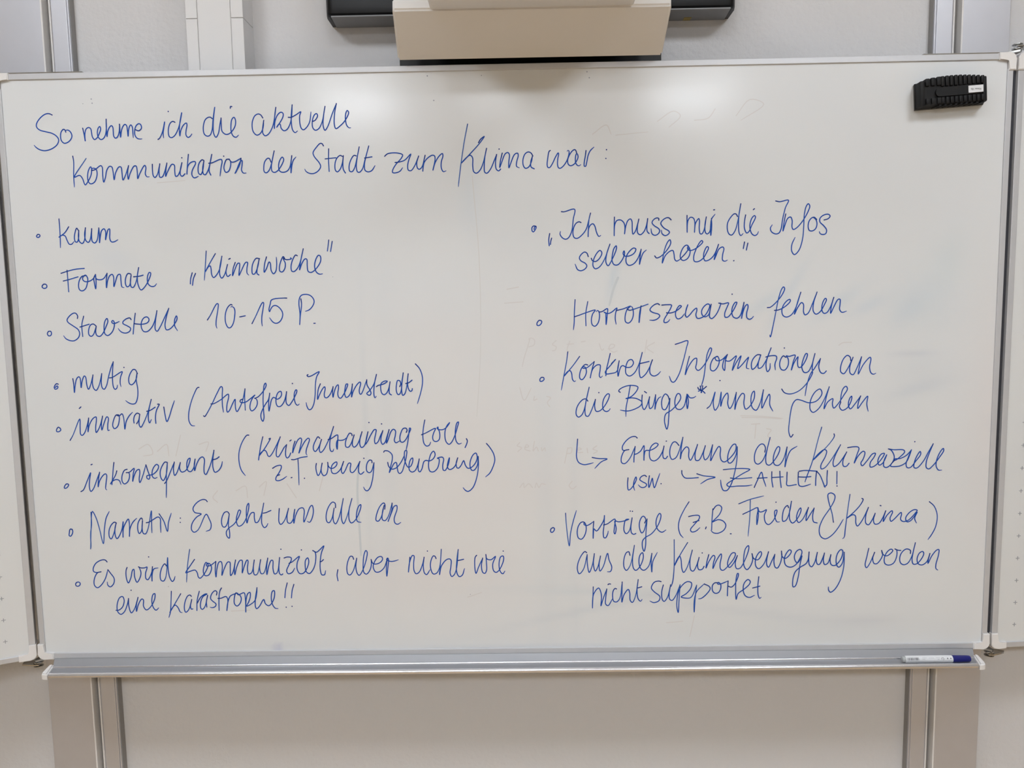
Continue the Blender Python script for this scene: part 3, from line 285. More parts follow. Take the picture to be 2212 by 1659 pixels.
Zielerreichung|-2532,-1664 -2512,-1638 -2441,-1643 -2365,-1712 -2355,-1791 -2400,-1975 -2429,-2093 -2388,-2014 -2319,-1897 -2280,-1884 -2263,-1976 -2247,-2082 -2216,-2116 -2169,-2083 -2112,-1926 -2069,-1769 -2058,-1638 -2091,-1644 -2108,-1768 -2086,-1900 -2036,-1986 -1984,-1967 -1935,-1850 -1940,-1794 -1979,-1823 -2015,-1927 -2012,-2046 -1961,-2089 -1896,-2061 -1841,-1956 -1802,-1815;-2455,-1879 -2438,-1961 -2375,-2021 -2283,-1996 -2176,-1872 -2107,-1736;-1802,-1815 -1828,-1956 -1824,-2062 -1799,-2089 -1752,-2023 -1709,-1879 -1669,-1850 -1592,-1861 -1513,-1816 -1471,-1725 -1502,-1659 -1548,-1698 -1597,-1828 -1614,-1986 -1585,-2078 -1520,-2092 -1440,-2028 -1399,-1923 -1396,-1818 -1428,-1807 -1330,-1784 -1299,-1819 -1322,-1964 -1311,-2056 -1279,-2067 -1232,-2004 -1190,-1887 -1179,-1801 -1210,-1886 -1225,-1991 -1188,-2045 -1129,-2032 -1063,-1967 -1007,-1804;-1007,-1804 -1042,-1915 -1031,-2007 -999,-2021 -946,-1969 -886,-1865 -855,-1957 -805,-2024 -740,-2014 -647,-1921 -606,-1803 -630,-1711 -682,-1737 -743,-1854 -758,-1972 -728,-2064 -683,-2072 -609,-1974 -586,-1781;-586,-1781 -584,-1974 -628,-2237 -710,-2434 -809,-2512 -867,-2485 -911,-2431
closing_bracket|-410,-1514 -343,-1597 -268,-1729 -245,-1861 -286,-2005 -354,-2135 -442,-2213
bullet|-9110,-3204 -9154,-3203 -9178,-3283 -9185,-3337 -9157,-3352 -9112,-3293 -9103,-3231 -9136,-3194
Narrativ|-8691,-2843 -8698,-3111 -8729,-3289 -8745,-3595 -8753,-3631;-8753,-3631 -8713,-3200 -8660,-2829 -8591,-2969 -8537,-3202 -8477,-3521 -8432,-3204 -8380,-2972 -8306,-2834;-8173,-3082 -8211,-3063 -8285,-3125 -8337,-3241 -8338,-3384 -8306,-3421 -8245,-3314 -8177,-3082;-8177,-3082 -8212,-3207 -8213,-3350 -8182,-3417 -8125,-3351 -8062,-3209 -8029,-3057 -8044,-3209 -8053,-3388 -8036,-3209 -7994,-3111 -7916,-3001 -7901,-3121 -7918,-3372 -7895,-3211 -7824,-3069 -7739,-2986;-7622,-3012 -7642,-2982 -7710,-3070 -7733,-3213 -7708,-3312 -7661,-3268 -7620,-3036;-7620,-3036 -7640,-3214 -7620,-3313 -7577,-3323 -7517,-3216 -7422,-2833 -7434,-3074 -7440,-3303;-7544,-3085 -7490,-3073 -7399,-3021 -7290,-2965 -7248,-2996 -7248,-3130 -7253,-3297;-7263,-2898 -7173,-3060 -7111,-3275 -7077,-3079 -7008,-2887
colon|-6825,-2996;-6832,-3087
Es|-6241,-2654 -6270,-2618 -6340,-2608 -6466,-2677 -6549,-2801 -6513,-2881 -6383,-2913 -6484,-2980 -6588,-3121 -6604,-3246 -6555,-3301 -6464,-3248 -6278,-2920 -6223,-3019 -6186,-3144 -6218,-3251 -6299,-3283
geht|-5796,-2921 -5829,-2876 -5891,-2886 -5949,-2987 -5968,-3112 -5942,-3192 -5899,-3198 -5851,-3131 -5797,-2927;-5797,-2927 -5826,-3149 -5809,-3328 -5824,-3439 -5866,-3399 -5879,-3310 -5830,-3230 -5702,-3133 -5588,-2956 -5557,-2859 -5585,-2840 -5631,-2938 -5656,-3080 -5617,-3183 -5546,-3162 -5452,-3029 -5377,-2763 -5382,-2701 -5420,-2763 -5440,-2976 -5435,-3119 -5398,-3012 -5332,-2906 -5279,-2898 -5276,-3014 -5254,-3112 -5210,-3104 -5133,-2962 -5064,-2700;-5064,-2700 -5115,-2945 -5124,-3141 -5076,-3222 -5031,-3196 -4998,-3134;-5087,-2915 -5025,-2902 -4922,-2858
uns|-4745,-2820 -4762,-2967 -4764,-3110 -4731,-3159 -4648,-3076 -4553,-2819;-4553,-2819 -4592,-2988 -4581,-3122 -4529,-3136 -4463,-3043 -4424,-2842;-4424,-2842 -4456,-3007 -4455,-3136 -4417,-2990 -4331,-2831 -4252,-2814 -4228,-2868 -4244,-3028 -4244,-3114 -4191,-3011 -4093,-2781 -4058,-2764 -4036,-2871 -4069,-3030 -4126,-3122 -4172,-3100
alle|-3572,-2818 -3577,-2726 -3628,-2699 -3710,-2786 -3773,-2963 -3766,-3106 -3724,-3138 -3660,-3054 -3603,-2827;-3603,-2827 -3631,-3001 -3619,-3126 -3585,-3162 -3520,-3056 -3450,-2825 -3404,-2626;-3404,-2626 -3452,-2879 -3451,-3092 -3419,-3160 -3353,-3040 -3224,-2628;-3224,-2628 -3295,-2881 -3294,-3094 -3253,-3148 -3163,-3078 -3049,-2831 -3046,-2760 -3091,-2795 -3141,-2954 -3129,-3114 -3051,-3137
an|-2550,-2864 -2542,-2767 -2566,-2731 -2647,-2801 -2733,-3013 -2736,-3102 -2693,-3117 -2629,-3032 -2560,-2784;-2560,-2784 -2599,-2926 -2604,-3086 -2553,-3108 -2480,-3016 -2393,-2737;-2393,-2737 -2406,-2893 -2489,-3127 -2407,-2928 -2351,-2805 -2299,-2791 -2292,-2859 -2360,-3071 -2345,-3161 -2294,-3188 -2223,-3150
bullet|-9106,-4360 -9125,-4374 -9119,-4420 -9085,-4435 -9039,-4411 -9030,-4366 -9060,-4342 -9105,-4352 -9123,-4379
Es|-8427,-3915 -8460,-3875 -8530,-3870 -8659,-3935 -8729,-4052 -8725,-4116 -8673,-4140 -8569,-4127;-8569,-4127 -8647,-4148 -8723,-4288 -8728,-4415 -8670,-4471 -8586,-4417 -8487,-4273 -8421,-4083;-8421,-4083 -8373,-4156 -8301,-4275 -8318,-4384 -8394,-4456 -8444,-4419 -8452,-4346
wird|-8011,-4040 -8036,-4097 -8043,-4260 -8007,-4375 -7946,-4262 -7900,-4099 -7872,-4081 -7865,-4245 -7823,-4363 -7761,-4282 -7726,-4156 -7762,-4028;-7771,-4028 -7728,-4051 -7640,-4052 -7591,-4036 -7630,-4175 -7629,-4284 -7595,-4312 -7547,-4258 -7484,-4104 -7474,-4029;-7474,-4029 -7498,-4177 -7503,-4340 -7490,-4195 -7447,-4078 -7357,-4057;-7542,-3818;-7178,-4018 -7211,-3972 -7268,-4035 -7322,-4197 -7312,-4324 -7260,-4343 -7200,-4235 -7144,-3838 -7147,-4091 -7123,-4272 -7075,-4354 -7037,-4319 -7010,-4246
kommuniziert|-6669,-3667 -6733,-4006 -6777,-4376;-6579,-3885 -6681,-4024 -6781,-4171 -6669,-4133 -6580,-4116 -6539,-4171 -6521,-4262 -6488,-4293 -6428,-4245 -6332,-4101 -6299,-3993 -6341,-3953 -6391,-4046 -6407,-4173 -6375,-4236 -6304,-4228 -6246,-4138 -6232,-4048 -6280,-3972 -6335,-3993 -6328,-4029 -6257,-4021 -6132,-3932;-6132,-3932 -6155,-4103 -6147,-4270 -6120,-4104 -6068,-3951 -6023,-3939 -6002,-4033 -6021,-4235 -5970,-4106 -5882,-3950 -5839,-3954 -5837,-4089 -5836,-4243 -5789,-4180 -5746,-4036 -5716,-3907;-5716,-3907 -5748,-4072 -5747,-4223 -5704,-4073 -5625,-3920 -5581,-3916 -5579,-4038 -5590,-4188 -5544,-4057 -5475,-3913 -5455,-3923 -5477,-4112 -5455,-4212 -5392,-4185 -5322,-3912;-5322,-3912 -5352,-4096 -5333,-4231 -5279,-4223 -5188,-3905;-5188,-3905 -5219,-4079 -5190,-4210 -5137,-4198 -5037,-3874;-5037,-3874 -5069,-4063 -5072,-4231 -5024,-4046 -4965,-3924 -4934,-3929 -4938,-4101 -4909,-4219 -4855,-4192 -4786,-3865;-4786,-3865 -4814,-4084 -4803,-4211 -4769,-4242 -4736,-4221;-4752,-3689;-4694,-3878 -4628,-3858 -4549,-3871 -4543,-3916 -4601,-4033 -4654,-4159 -4618,-4219 -4537,-4187 -4480,-4098;-4595,-3993 -4527,-3962 -4372,-3847 -4422,-3981 -4429,-4125 -4380,-4216 -4309,-4214 -4235,-4128 -4179,-3966 -4198,-3881 -4244,-3929 -4258,-4055 -4238,-4182 -4177,-4219 -4094,-4130 -4038,-3968 -4035,-3770 -4086,-3724;-4086,-3724 -4009,-3761 -3936,-3708 -3849,-3629 -3904,-3772 -3937,-3951 -3945,-4132 -3915,-4250 -3862,-4250 -3832,-4160;-4322,-3709;-3943,-3969 -3911,-3961 -3869,-3922
comma|-3576,-4145 -3598,-4263 -3582,-4384
aber|-3237,-3925 -3258,-3867 -3302,-3861 -3359,-3968 -3388,-4130 -3369,-4239 -3326,-4263 -3252,-4168 -3172,-3902;-3172,-3902 -3196,-4079 -3175,-4223 -3133,-4273 -3049,-4153 -2960,-3884 -2948,-3776 -2973,-3740 -3010,-3811 -3040,-4009 -3033,-4207 -2982,-4249 -2909,-4173 -2870,-4047 -2871,-3933;-2871,-3933 -2842,-4011 -2782,-4035 -2675,-3995 -2629,-3924 -2653,-3875 -2724,-3887 -2806,-3994 -2831,-4101 -2787,-4201 -2717,-4206 -2609,-4122 -2532,-3925;-2532,-3925 -2555,-4087 -2553,-4298 -2519,-4069 -2506,-3943 -2523,-3907 -2547,-3943 -2464,-3980 -2376,-3972 -2300,-3946
nicht|-2058,-3895 -2071,-4021 -2097,-4215 -2071,-4021 -2004,-3860 -1970,-3869 -1983,-4022 -1979,-4184 -1937,-4254 -1875,-4222 -1800,-4061 -1760,-3899;-1760,-3899 -1783,-4079 -1761,-4241 -1718,-4274 -1645,-4171;-1687,-3769;-1511,-3933 -1532,-3884 -1567,-3875 -1623,-3991 -1627,-4153 -1578,-4262 -1507,-4245 -1442,-4119 -1397,-3733;-1397,-3733 -1422,-4029 -1446,-4278 -1407,-4102 -1307,-3968 -1236,-3942 -1199,-3969 -1205,-4104 -1226,-4248 -1193,-4321 -1140,-4285 -1083,-4124 -1044,-3743;-1044,-3743 -1080,-3998 -1086,-4232 -1035,-4326 -973,-4297 -921,-4153;-1054,-3980 -936,-3955
wie|-661,-3872 -693,-3913 -706,-4093 -683,-4261 -628,-4130 -537,-3933;-537,-3933 -566,-4094 -543,-4239 -499,-4263 -463,-4204 -460,-4042 -469,-3858;-469,-3858 -450,-3952 -362,-3971 -269,-3901 -329,-4062 -315,-4206 -263,-4246 -192,-4189 -100,-3975 -108,-3897 -160,-3911 -198,-4063 -175,-4226 -123,-4277 -78,-4218;-106,-3790
eine|-8308,-4968 -8251,-4965 -8166,-4897 -8121,-4751 -8151,-4669 -8215,-4695 -8279,-4859 -8271,-5005 -8212,-5057 -8138,-5007 -8066,-4861 -8026,-4712;-8026,-4712 -8031,-4880 -7988,-5027 -7921,-4955 -7823,-4691;-7823,-4691 -7870,-4864 -7875,-4996 -7825,-4846 -7746,-4728 -7712,-4747 -7720,-4884 -7664,-4967 -7571,-4904 -7470,-4723 -7463,-4613 -7500,-4631 -7535,-4758 -7517,-4905 -7460,-4975 -7398,-4925;-7960,-4534
Katastrophe|-7109,-4567 -7127,-4763 -7161,-5037 -7197,-5138;-6914,-4624 -6992,-4747 -7169,-5028 -7101,-4919 -7044,-4869 -6986,-4930 -6947,-5022 -6907,-5035;-6693,-4683 -6718,-4654 -6772,-4677 -6844,-4840 -6852,-4986 -6828,-5028 -6763,-4969 -6688,-4751;-6688,-4751 -6723,-4896 -6709,-4960 -6677,-4957;-6518,-4574 -6574,-4770 -6592,-4993;-6577,-4834 -6490,-4698 -6397,-4636 -6359,-4636 -6445,-4690 -6501,-4808 -6509,-4935 -6478,-4969 -6422,-4918 -6346,-4664;-6346,-4664 -6381,-4809 -6378,-4919;-6160,-4661 -6147,-4593 -6181,-4566 -6255,-4628 -6288,-4737 -6247,-4792 -6179,-4857 -6200,-4912 -6264,-4935 -6307,-4925;-6045,-4509 -6084,-4576 -6113,-4776 -6121,-4995;-6132,-4734 -6066,-4731 -5958,-4696 -5926,-4760 -5957,-5002 -5930,-4833 -5869,-4688 -5778,-4643 -5706,-4621;-5699,-4663 -5741,-4617 -5781,-4707 -5789,-4853 -5739,-4905 -5674,-4854 -5638,-4745 -5664,-4672 -5716,-4635 -5681,-4654 -5573,-4619 -5553,-4746 -5559,-5038 -5541,-4783 -5495,-4638 -5449,-4611 -5444,-4693 -5486,-4820 -5535,-4911 -5361,-4803 -5309,-4640 -5294,-4509;-5294,-4509 -5341,-4749 -5349,-4913 -5325,-4968 -5261,-4914 -5165,-4769 -5134,-4861 -5065,-4907 -4982,-4826 -4931,-4681 -4935,-4581 -4971,-4590 -5003,-4717 -4984,-4881 -4926,-4964 -4870,-4970
exclamation_mark|-4653,-4416 -4696,-4575 -4718,-4738;-4699,-4945
exclamation_mark|-4514,-4450 -4555,-4577 -4580,-4744;-4574,-4926
bullet|670,2860 651,2867 615,2868 585,2832 591,2767 613,2753 650,2795 670,2845 644,2853 628,2803
opening_quote_mark|939,2715 918,2596 927,2473;977,2623 959,2566 950,2501
Ich|1176,3141 1231,3137 1421,3187 1447,3169 1412,2990 1381,2761 1314,2625 1255,2597 1190,2627 1144,2700 1154,2753;1565,2919 1529,2935 1470,2910 1418,2818 1402,2703 1431,2623 1489,2610 1578,2671 1666,2784 1711,2928 1756,3102;1756,3102 1726,2985 1706,2640 1717,2798 1762,2876 1806,2890 1842,2839 1878,2709 1921,2640 1958,2661
muss|2231,3015 2226,2832 2225,2649 2236,2861 2280,2946 2353,2956 2418,2901 2440,2814 2432,2682 2455,2828 2499,2942 2550,2973 2579,2926 2586,2768 2600,2674 2644,2724 2688,2853 2717,2967;2717,2967 2688,2824 2695,2694 2746,2660 2819,2721 2870,2849 2892,2974;2892,2974 2877,2821 2885,2720 2921,2680;3113,2938 3110,2974 3067,2982 3008,2948 2979,2891 3023,2832 3111,2773 3133,2730 3104,2673 3038,2642 2980,2675 2958,2776;3358,2941 3314,2981 3256,2979 3183,2930 3154,2873 3213,2786 3308,2727 3327,2697 3293,2652 3235,2634 3177,2678 3166,2743
mir|3674,3022 3674,2878 3678,2691 3689,2907 3739,2982 3797,2969 3827,2904 3824,2689 3842,2861 3907,2956 3921,2917 3918,2759 3938,2658 3974,2657 4017,2743 4056,2986;4056,2986 4031,2829 4040,2685 4076,2651 4127,2698 4161,2941 4230,3036;4161,2956 4141,2769 4149,2622 4165,2798 4161,2941;4199,3120 4220,3122
die|4676,2982 4647,3030 4610,3036 4546,2977 4482,2864 4476,2735 4513,2640 4564,2621 4629,2703 4678,2875 4738,3231;4738,3231 4705,3032 4698,2788 4717,2644 4746,2608 4790,2647;4836,3011 4815,2887 4817,2743 4862,2656 4905,2684 4962,2812 5032,2969 5010,2993 4967,2956 4929,2856 4926,2741 4964,2640 5023,2603 5073,2631 5094,2681;4986,3110 5008,3129
Infos|5426,3272 5506,3256 5679,3282 5623,3144 5570,2916 5544,2730 5502,2645 5437,2627 5356,2669 5330,2741 5366,2808;5629,3015 5600,2858 5581,2683 5609,2772 5671,2929 5728,2953 5759,2884 5758,2755 5784,2709 5849,2739 5962,2866 6074,3064 6101,3164 6071,3207 6029,3151 5996,2980 5990,2765 5970,2507 5901,2292 5816,2214 5763,2280 5761,2410 5823,2553;6244,2897 6192,2941 6142,2927 6093,2864 6077,2764 6104,2684 6169,2676 6226,2718 6251,2804 6230,2890 6171,2937 6142,2927;6389,2884 6468,2907 6508,2957 6474,2993 6380,2980 6309,2917 6310,2846 6385,2773 6445,2685 6425,2614 6360,2601 6316,2623 6300,2659
selber|1706,2246 1678,2315 1634,2337 1575,2302 1527,2223 1559,2164 1647,2112 1676,2061 1639,2003 1558,1968 1492,1991 1441,2101;1765,2212 1786,2168 1845,2145 1926,2202 1978,2317 1941,2364 1883,2318 1809,2175 1800,2058 1844,2002 1925,2034 2028,2185 2140,2485;2140,2485 2073,2286 2058,2127 2101,2058 2160,2139 2271,2398 2264,2449 2220,2399 2190,2284 2182,2154 2219,2080 2292,2072 2380,2165 2432,2294 2421,2345 2402,2302 2424,2251 2512,2242 2615,2291 2658,2377 2615,2400 2541,2350 2468,2236 2468,2105 2519,2058 2614,2088 2702,2203 2761,2372;2761,2372 2739,2216 2729,2076 2754,2173 2805,2302 2866,2356
holen|3034,2236 3068,2196 3141,2217 3258,2323 3352,2481 3337,2549 3294,2511 3229,2353 3185,2093 3244,2237 3346,2329 3397,2335 3419,2263 3434,2161 3471,2127 3551,2166;3547,2173 3656,2287 3714,2388 3677,2439 3619,2411 3554,2289 3547,2188 3598,2136 3686,2171 3736,2272 3729,2373 3699,2410 3685,2374 3729,2332 3816,2350 3932,2427 3990,2498 3968,2523 3918,2471 3846,2327 3810,2198 3825,2118 3891,2107 3993,2166 4065,2280 4105,2381 4078,2403 4028,2324 4007,2209 4037,2124 4110,2135 4197,2206 4247,2292 4304,2442;4304,2442 4255,2291 4220,2143 4255,2219 4312,2348 4385,2390 4411,2361 4387,2231 4388,2130 4432,2107 4483,2128
full_stop|4607,2112 4616,2116
closing_quote_mark|4821,2481 4798,2350;4887,2457 4859,2320
bullet|744,986 707,990 662,936 664,892 698,884 743,920 759,964 737,986
Horrorszenarien|1435,1394 1418,1152 1412,931 1396,787;1689,1350 1647,1104 1650,865;1418,1049 1506,1077 1669,1133 1839,1177 1787,1102 1760,984 1778,881 1830,853 1889,908 1923,1026 1913,1144 1884,1169 1858,1142;1913,1136 1979,1146 2083,1203 2082,1097 2056,884 2053,1038 2046,1120 2016,1130 2097,1104 2171,1132 2275,1211 2248,1109 2241,991 2259,885;2260,1160 2407,1194 2547,1244 2481,1179 2439,1032 2451,929 2510,906 2576,971 2606,1088 2584,1221 2555,1243;2481,1193 2525,1163 2643,1191 2901,1279;2761,1247 2731,1101 2721,913 2739,1057 2761,1218;3132,1260 3099,1286 3041,1272 2960,1207 2941,1156 2997,1111 3115,1072 3137,1035 3085,977 3012,953 2935,958;3177,1255 3276,1261 3372,1252 3357,1193 3291,1077 3225,960 3226,909 3270,904 3314,929 3340,966;3272,1099 3350,1094 3453,1126 3541,1190 3570,1226 3541,1242 3490,1191 3453,1089 3469,1000 3505,973 3572,999 3630,1071;3648,1038 3670,1173 3700,1253 3670,1158 3652,1053 3679,1004 3739,1051 3814,1141 3874,1182 3882,1140 3863,1049 3891,981 3951,980 4042,1031 4124,1166 4138,1241 4100,1264 4025,1213 3977,1123 3989,1047 4042,1006 4117,1045 4168,1256;4168,1256 4140,1090 4140,999 4179,968 4254,1028 4328,1163 4357,1275 4319,1271;4319,1276 4403,1259 4516,1277 4486,1190 4442,1070 4451,994 4504,993 4586,1083 4660,1217 4682,1285 4651,1285 4600,1203 4583,1083 4617,992 4693,968 4753,1020 4797,1155 4825,1282;4825,1282 4804,1140 4781,962 4805,1079 4856,1214 4894,1239 4909,1198 4881,1063 4890,972 4943,941 4988,963 5021,1000;4585,1450
fehlen|5295,1169 5355,1176 5503,1309 5606,1457 5635,1547 5612,1577 5575,1533 5518,1354 5476,1128 5421,827 5365,578 5352,620;5439,1111 5522,1120 5641,1178 5752,1289 5744,1327 5684,1298 5611,1201 5587,1096 5614,1005 5683,974 5780,1018 5868,1167 5960,1466;5960,1466 5903,1287 5841,1029 5898,1151 5979,1259 6017,1225 6021,1074 6052,1013 6112,1042 6198,1237 6283,1464;6283,1464 6220,1252 6216,1086 6271,1022 6353,1069 6439,1218 6475,1315 6452,1335 6401,1249 6390,1098 6429,1037 6489,1051 6561,1171 6620,1353;6620,1353 6583,1215 6564,1035 6622,1155 6708,1311 6746,1310 6748,1213 6743,1107 6790,1051 6880,1072
bullet|776,-171 739,-168 705,-208 712,-248 753,-246 790,-209 783,-174
Konkrete|1277,343 1256,180 1193,-148 1138,-436;1517,247 1389,73 1201,-148 1269,-59 1321,-42 1350,-91 1371,-226 1408,-264 1431,-249;1679,69 1634,81 1567,26 1519,-93 1518,-198 1558,-229 1618,-170 1653,-65 1627,25 1575,36 1582,7 1656,12 1813,138;1813,138 1767,-22 1729,-194 1775,-23 1865,66 1931,65 1931,-25 1915,-159 1938,-190 1978,-160;2137,297 2095,122 2057,-42 2046,-154;2162,91 2244,174 2147,61 2035,-79 2050,-114 2146,-111 2265,-75 2318,145;2318,145 2288,-16 2295,-168 2325,-46 2362,35 2399,45 2459,11 2555,17 2607,99 2570,166 2503,145 2451,12 2458,-123 2525,-169 2622,-111 2711,52 2785,307;2785,307 2733,82 2726,-112 2756,-205 2845,-144 2934,4 2990,155;2990,155 2941,4 2949,-131 3016,-176 3097,-148 3157,-85;2738,82 2830,102 2922,123
Informationen|3451,460 3561,493 3703,529 3676,377 3601,72 3526,-157 3431,-305 3384,-299 3332,-183;3739,213 3687,13 3656,-159 3716,-6 3829,155 3882,173 3883,68 3869,-28 3917,-77 4002,-11 4115,160 4185,359 4160,378 4104,274 4068,65 4032,-222 3982,-404;4304,204 4229,167 4169,44 4174,-71 4231,-91 4307,-16 4343,118 4304,204 4257,177 4286,119 4381,127 4504,239;4504,239 4467,116 4450,-85 4411,-17 4438,135 4466,192 4477,116 4553,105 4685,208 4644,75 4608,-84 4686,74 4780,206 4743,73 4716,-51 4792,15 4895,138 4932,175 4905,71 4897,-44 4945,-60;5178,219 5112,224 5027,145 4991,31 5012,-71 5077,-28 5142,105 5178,219 5133,67 5135,-48 5192,-39 5294,122 5385,359;5385,359 5312,160 5286,7 5317,-122 5363,-71 5371,44;5280,174 5368,197 5482,195 5502,157 5466,23 5478,-92;5650,351;5682,163 5634,193 5579,117 5562,3 5601,-84 5668,-95 5733,0 5730,134 5691,192 5748,181 5871,204 5836,75 5801,-97 5846,37 5929,169 5921,74 5942,-41 5990,-42 6091,109 6117,223 6089,233 6034,110 6009,-42 6059,-149 6135,-140 6208,-7 6269,230;6269,230 6226,31 6229,-113 6303,-9 6381,127;6381,127 6351,-48 6401,-164 6458,-174 6505,-127
an|6993,76 6981,143 6923,182 6849,116 6796,-36 6799,-151 6857,-190 6931,-95 7038,142;7038,142 6977,-58 6990,-182 7048,-212 7120,-79 7208,149;7208,149 7175,-23 7152,-200 7251,-5 7379,136 7399,107 7376,-64 7407,-179 7456,-209 7506,-190
die|1677,-669 1644,-628 1592,-627 1502,-708 1444,-828 1440,-949 1485,-995 1552,-951 1605,-831 1652,-620 1706,-385;1706,-385 1644,-650 1617,-846 1634,-967 1679,-983 1755,-848 1831,-635;1831,-635 1815,-773 1844,-879 1904,-880 1994,-806 2099,-627 2115,-537 2085,-525 2018,-596 1980,-716 1994,-852 2054,-890 2106,-868 2132,-831;1902,-499
Buerger|2543,-356 2502,-588 2457,-813 2452,-999;2338,-499 2306,-473 2339,-428 2473,-370 2622,-365 2696,-396 2674,-471 2562,-589 2454,-630 2577,-616 2696,-644 2778,-705 2756,-773 2636,-846 2487,-885 2338,-864;2785,-560 2778,-668 2793,-818 2823,-861 2875,-790 2934,-598;2934,-598 2920,-715 2942,-843 2994,-806 3056,-559;3056,-559 3051,-717 3044,-855 3069,-732 3121,-628 3168,-601;2830,-488 2872,-519;3337,-676 3307,-586 3254,-547 3195,-629 3178,-749 3203,-855 3248,-871 3307,-781 3347,-639;3347,-639 3337,-827 3323,-1053 3312,-1189 3287,-1272 3252,-1180 3238,-1082 3263,-961 3382,-880 3501,-754 3567,-635 3545,-552 3507,-544 3463,-618 3449,-753 3487,-852 3561,-868 3635,-801 3693,-558;3693,-558 3687,-727 3703,-855 3724,-712 3701,-562 3753,-630 3828,-631 3875,-602
asterisk|3915,-422 3929,-461 3967,-462;3961,-394 3977,-472 3991,-530;4011,-391 4002,-491 3977,-529;4087,-406 4006,-472 3924,-500;3948,-461 4006,-491 4060,-544
innen|4104,-856 4171,-793 4264,-524 4228,-746 4267,-897 4334,-805 4388,-526 4382,-816 4428,-652 4512,-547 4532,-615 4524,-770 4564,-867 4620,-790 4694,-537;4694,-537 4677,-733 4669,-884 4715,-714 4818,-558 4857,-582 4850,-775 4889,-882 4965,-834 5058,-662 5056,-517 5022,-546 4992,-680 5023,-855 5100,-910 5175,-779 5243,-491;5243,-491 5221,-684 5220,-867 5288,-723 5362,-584 5378,-628 5376,-802 5441,-932;4361,-289
fehlen|5614,-483 5667,-555 5782,-586 5952,-531 6120,-370 6230,-161 6224,-132 6183,-198 6121,-409 6088,-629;5861,-1420 5818,-1474 5774,-1370 5783,-1137 5843,-790 5918,-704 6013,-719 6167,-771 6319,-739 6430,-587 6390,-495 6296,-546 6204,-718 6199,-911 6257,-970 6361,-904 6471,-722 6573,-450;6573,-450 6509,-703 6479,-900 6548,-762 6652,-696 6645,-802 6675,-889 6759,-804 6869,-632 6942,-498 6912,-446 6865,-478 6826,-573 6806,-785;6815,-766 6789,-862 6848,-936 6952,-884 7033,-711 7031,-650 6994,-692 6969,-826 7010,-910 7102,-809 7212,-647;7212,-647 7168,-791 7162,-903 7254,-773 7355,-655 7340,-813 7373,-964
arrow|1461,-1450 1447,-1646 1437,-1821 1479,-1935 1582,-1984 1685,-1973 1780,-1948;1758,-1838 1892,-1862 2064,-1873 1943,-1933 1810,-2067
Erreichung|2683,-1447 2648,-1417 2563,-1423 2460,-1496 2377,-1625 2391,-1695 2511,-1685;2511,-1685 2425,-1704 2356,-1852 2365,-1956 2425,-1975 2528,-1871 2640,-1620;2640,-1620 2622,-1786 2614,-1946 2628,-1786 2665,-1777 2751,-1718 2820,-1606 2820,-1754 2820,-1911 2828,-1789 2854,-1711 2957,-1703 3077,-1635 3111,-1584 3060,-1557 2974,-1617 2931,-1755 2957,-1895 3026,-1928 3112,-1880 3197,-1742 3231,-1620;3231,-1620 3206,-1777 3223,-1873 3266,-1882 3304,-1834;3273,-1520 3282,-1517;3536,-1613 3470,-1540 3419,-1545 3360,-1657 3352,-1814 3395,-1901 3472,-1868 3540,-1729 3615,-1444;3615,-1444 3582,-1678 3566,-1892 3600,-1748 3693,-1644 3736,-1680 3737,-1854 3772,-1924 3848,-1786 3916,-1596;3916,-1596 3866,-1804 3884,-1926 3944,-1927 4020,-1788 4075,-1624;4075,-1624 4037,-1806 4072,-1920 4140,-1860 4223,-1609;4223,-1609 4199,-1791 4187,-1939 4243,-1827 4352,-1645 4383,-1672 4380,-1829 4406,-1934 4467,-1969 4586,-1884 4695,-1729 4694,-1607 4651,-1606 4567,-1727 4534,-1883 4553,-1988 4604,-1989 4696,-1851 4728,-1656;4728,-1656 4723,-1921 4683,-2182 4609,-2444 4525,-2566 4456,-2565 4412,-2476 4393,-2344
usw|2493,-2274 2484,-2414 2501,-2529 2553,-2503 2665,-2311 2657,-2258 2622,-2328 2605,-2451 2630,-2539;2872,-2253 2837,-2226 2768,-2251 2734,-2312 2786,-2357 2872,-2411 2863,-2454 2803,-2483 2751,-2470 2703,-2422;2932,-2236 2915,-2367 2923,-2482 2966,-2368 2992,-2289 3010,-2404 3035,-2489 3095,-2335 3147,-2190;3173,-2406
arrow|3597,-2137 3602,-2210 3663,-2290 3766,-2300 3938,-2289;3906,-2209 4041,-2252 4281,-2287 4127,-2332 3985,-2421
ZAHLEN|4448,-2131 4640,-2115 4897,-2115 4991,-2134 4847,-2219 4660,-2339 4523,-2443 4558,-2482 4764,-2478 4936,-2475 5039,-2459;4596,-2307 4728,-2323 5033,-2306;5086,-2513 5155,-2350 5230,-2194 5270,-2332 5327,-2495;5145,-2320 5347,-2310;5442,-2187 5444,-2354 5470,-2509;5605,-2179 5618,-2357 5640,-2521;5444,-2309 5675,-2298;5754,-2201 5753,-2359 5759,-2477 5948,-2464;5985,-2204 5984,-2362 6006,-2481 6065,-2505 6141,-2492 6241,-2458;6000,-2185 6115,-2171 6327,-2186 6366,-2190;5987,-2303 6118,-2309 6243,-2301;6356,-2190 6344,-2347 6344,-2489;6356,-2190 6426,-2270 6527,-2508 6537,-2527;6577,-2178 6571,-2331 6565,-2488 6518,-2507
exclamation_mark|6774,-2200 6777,-2462;6782,-2505
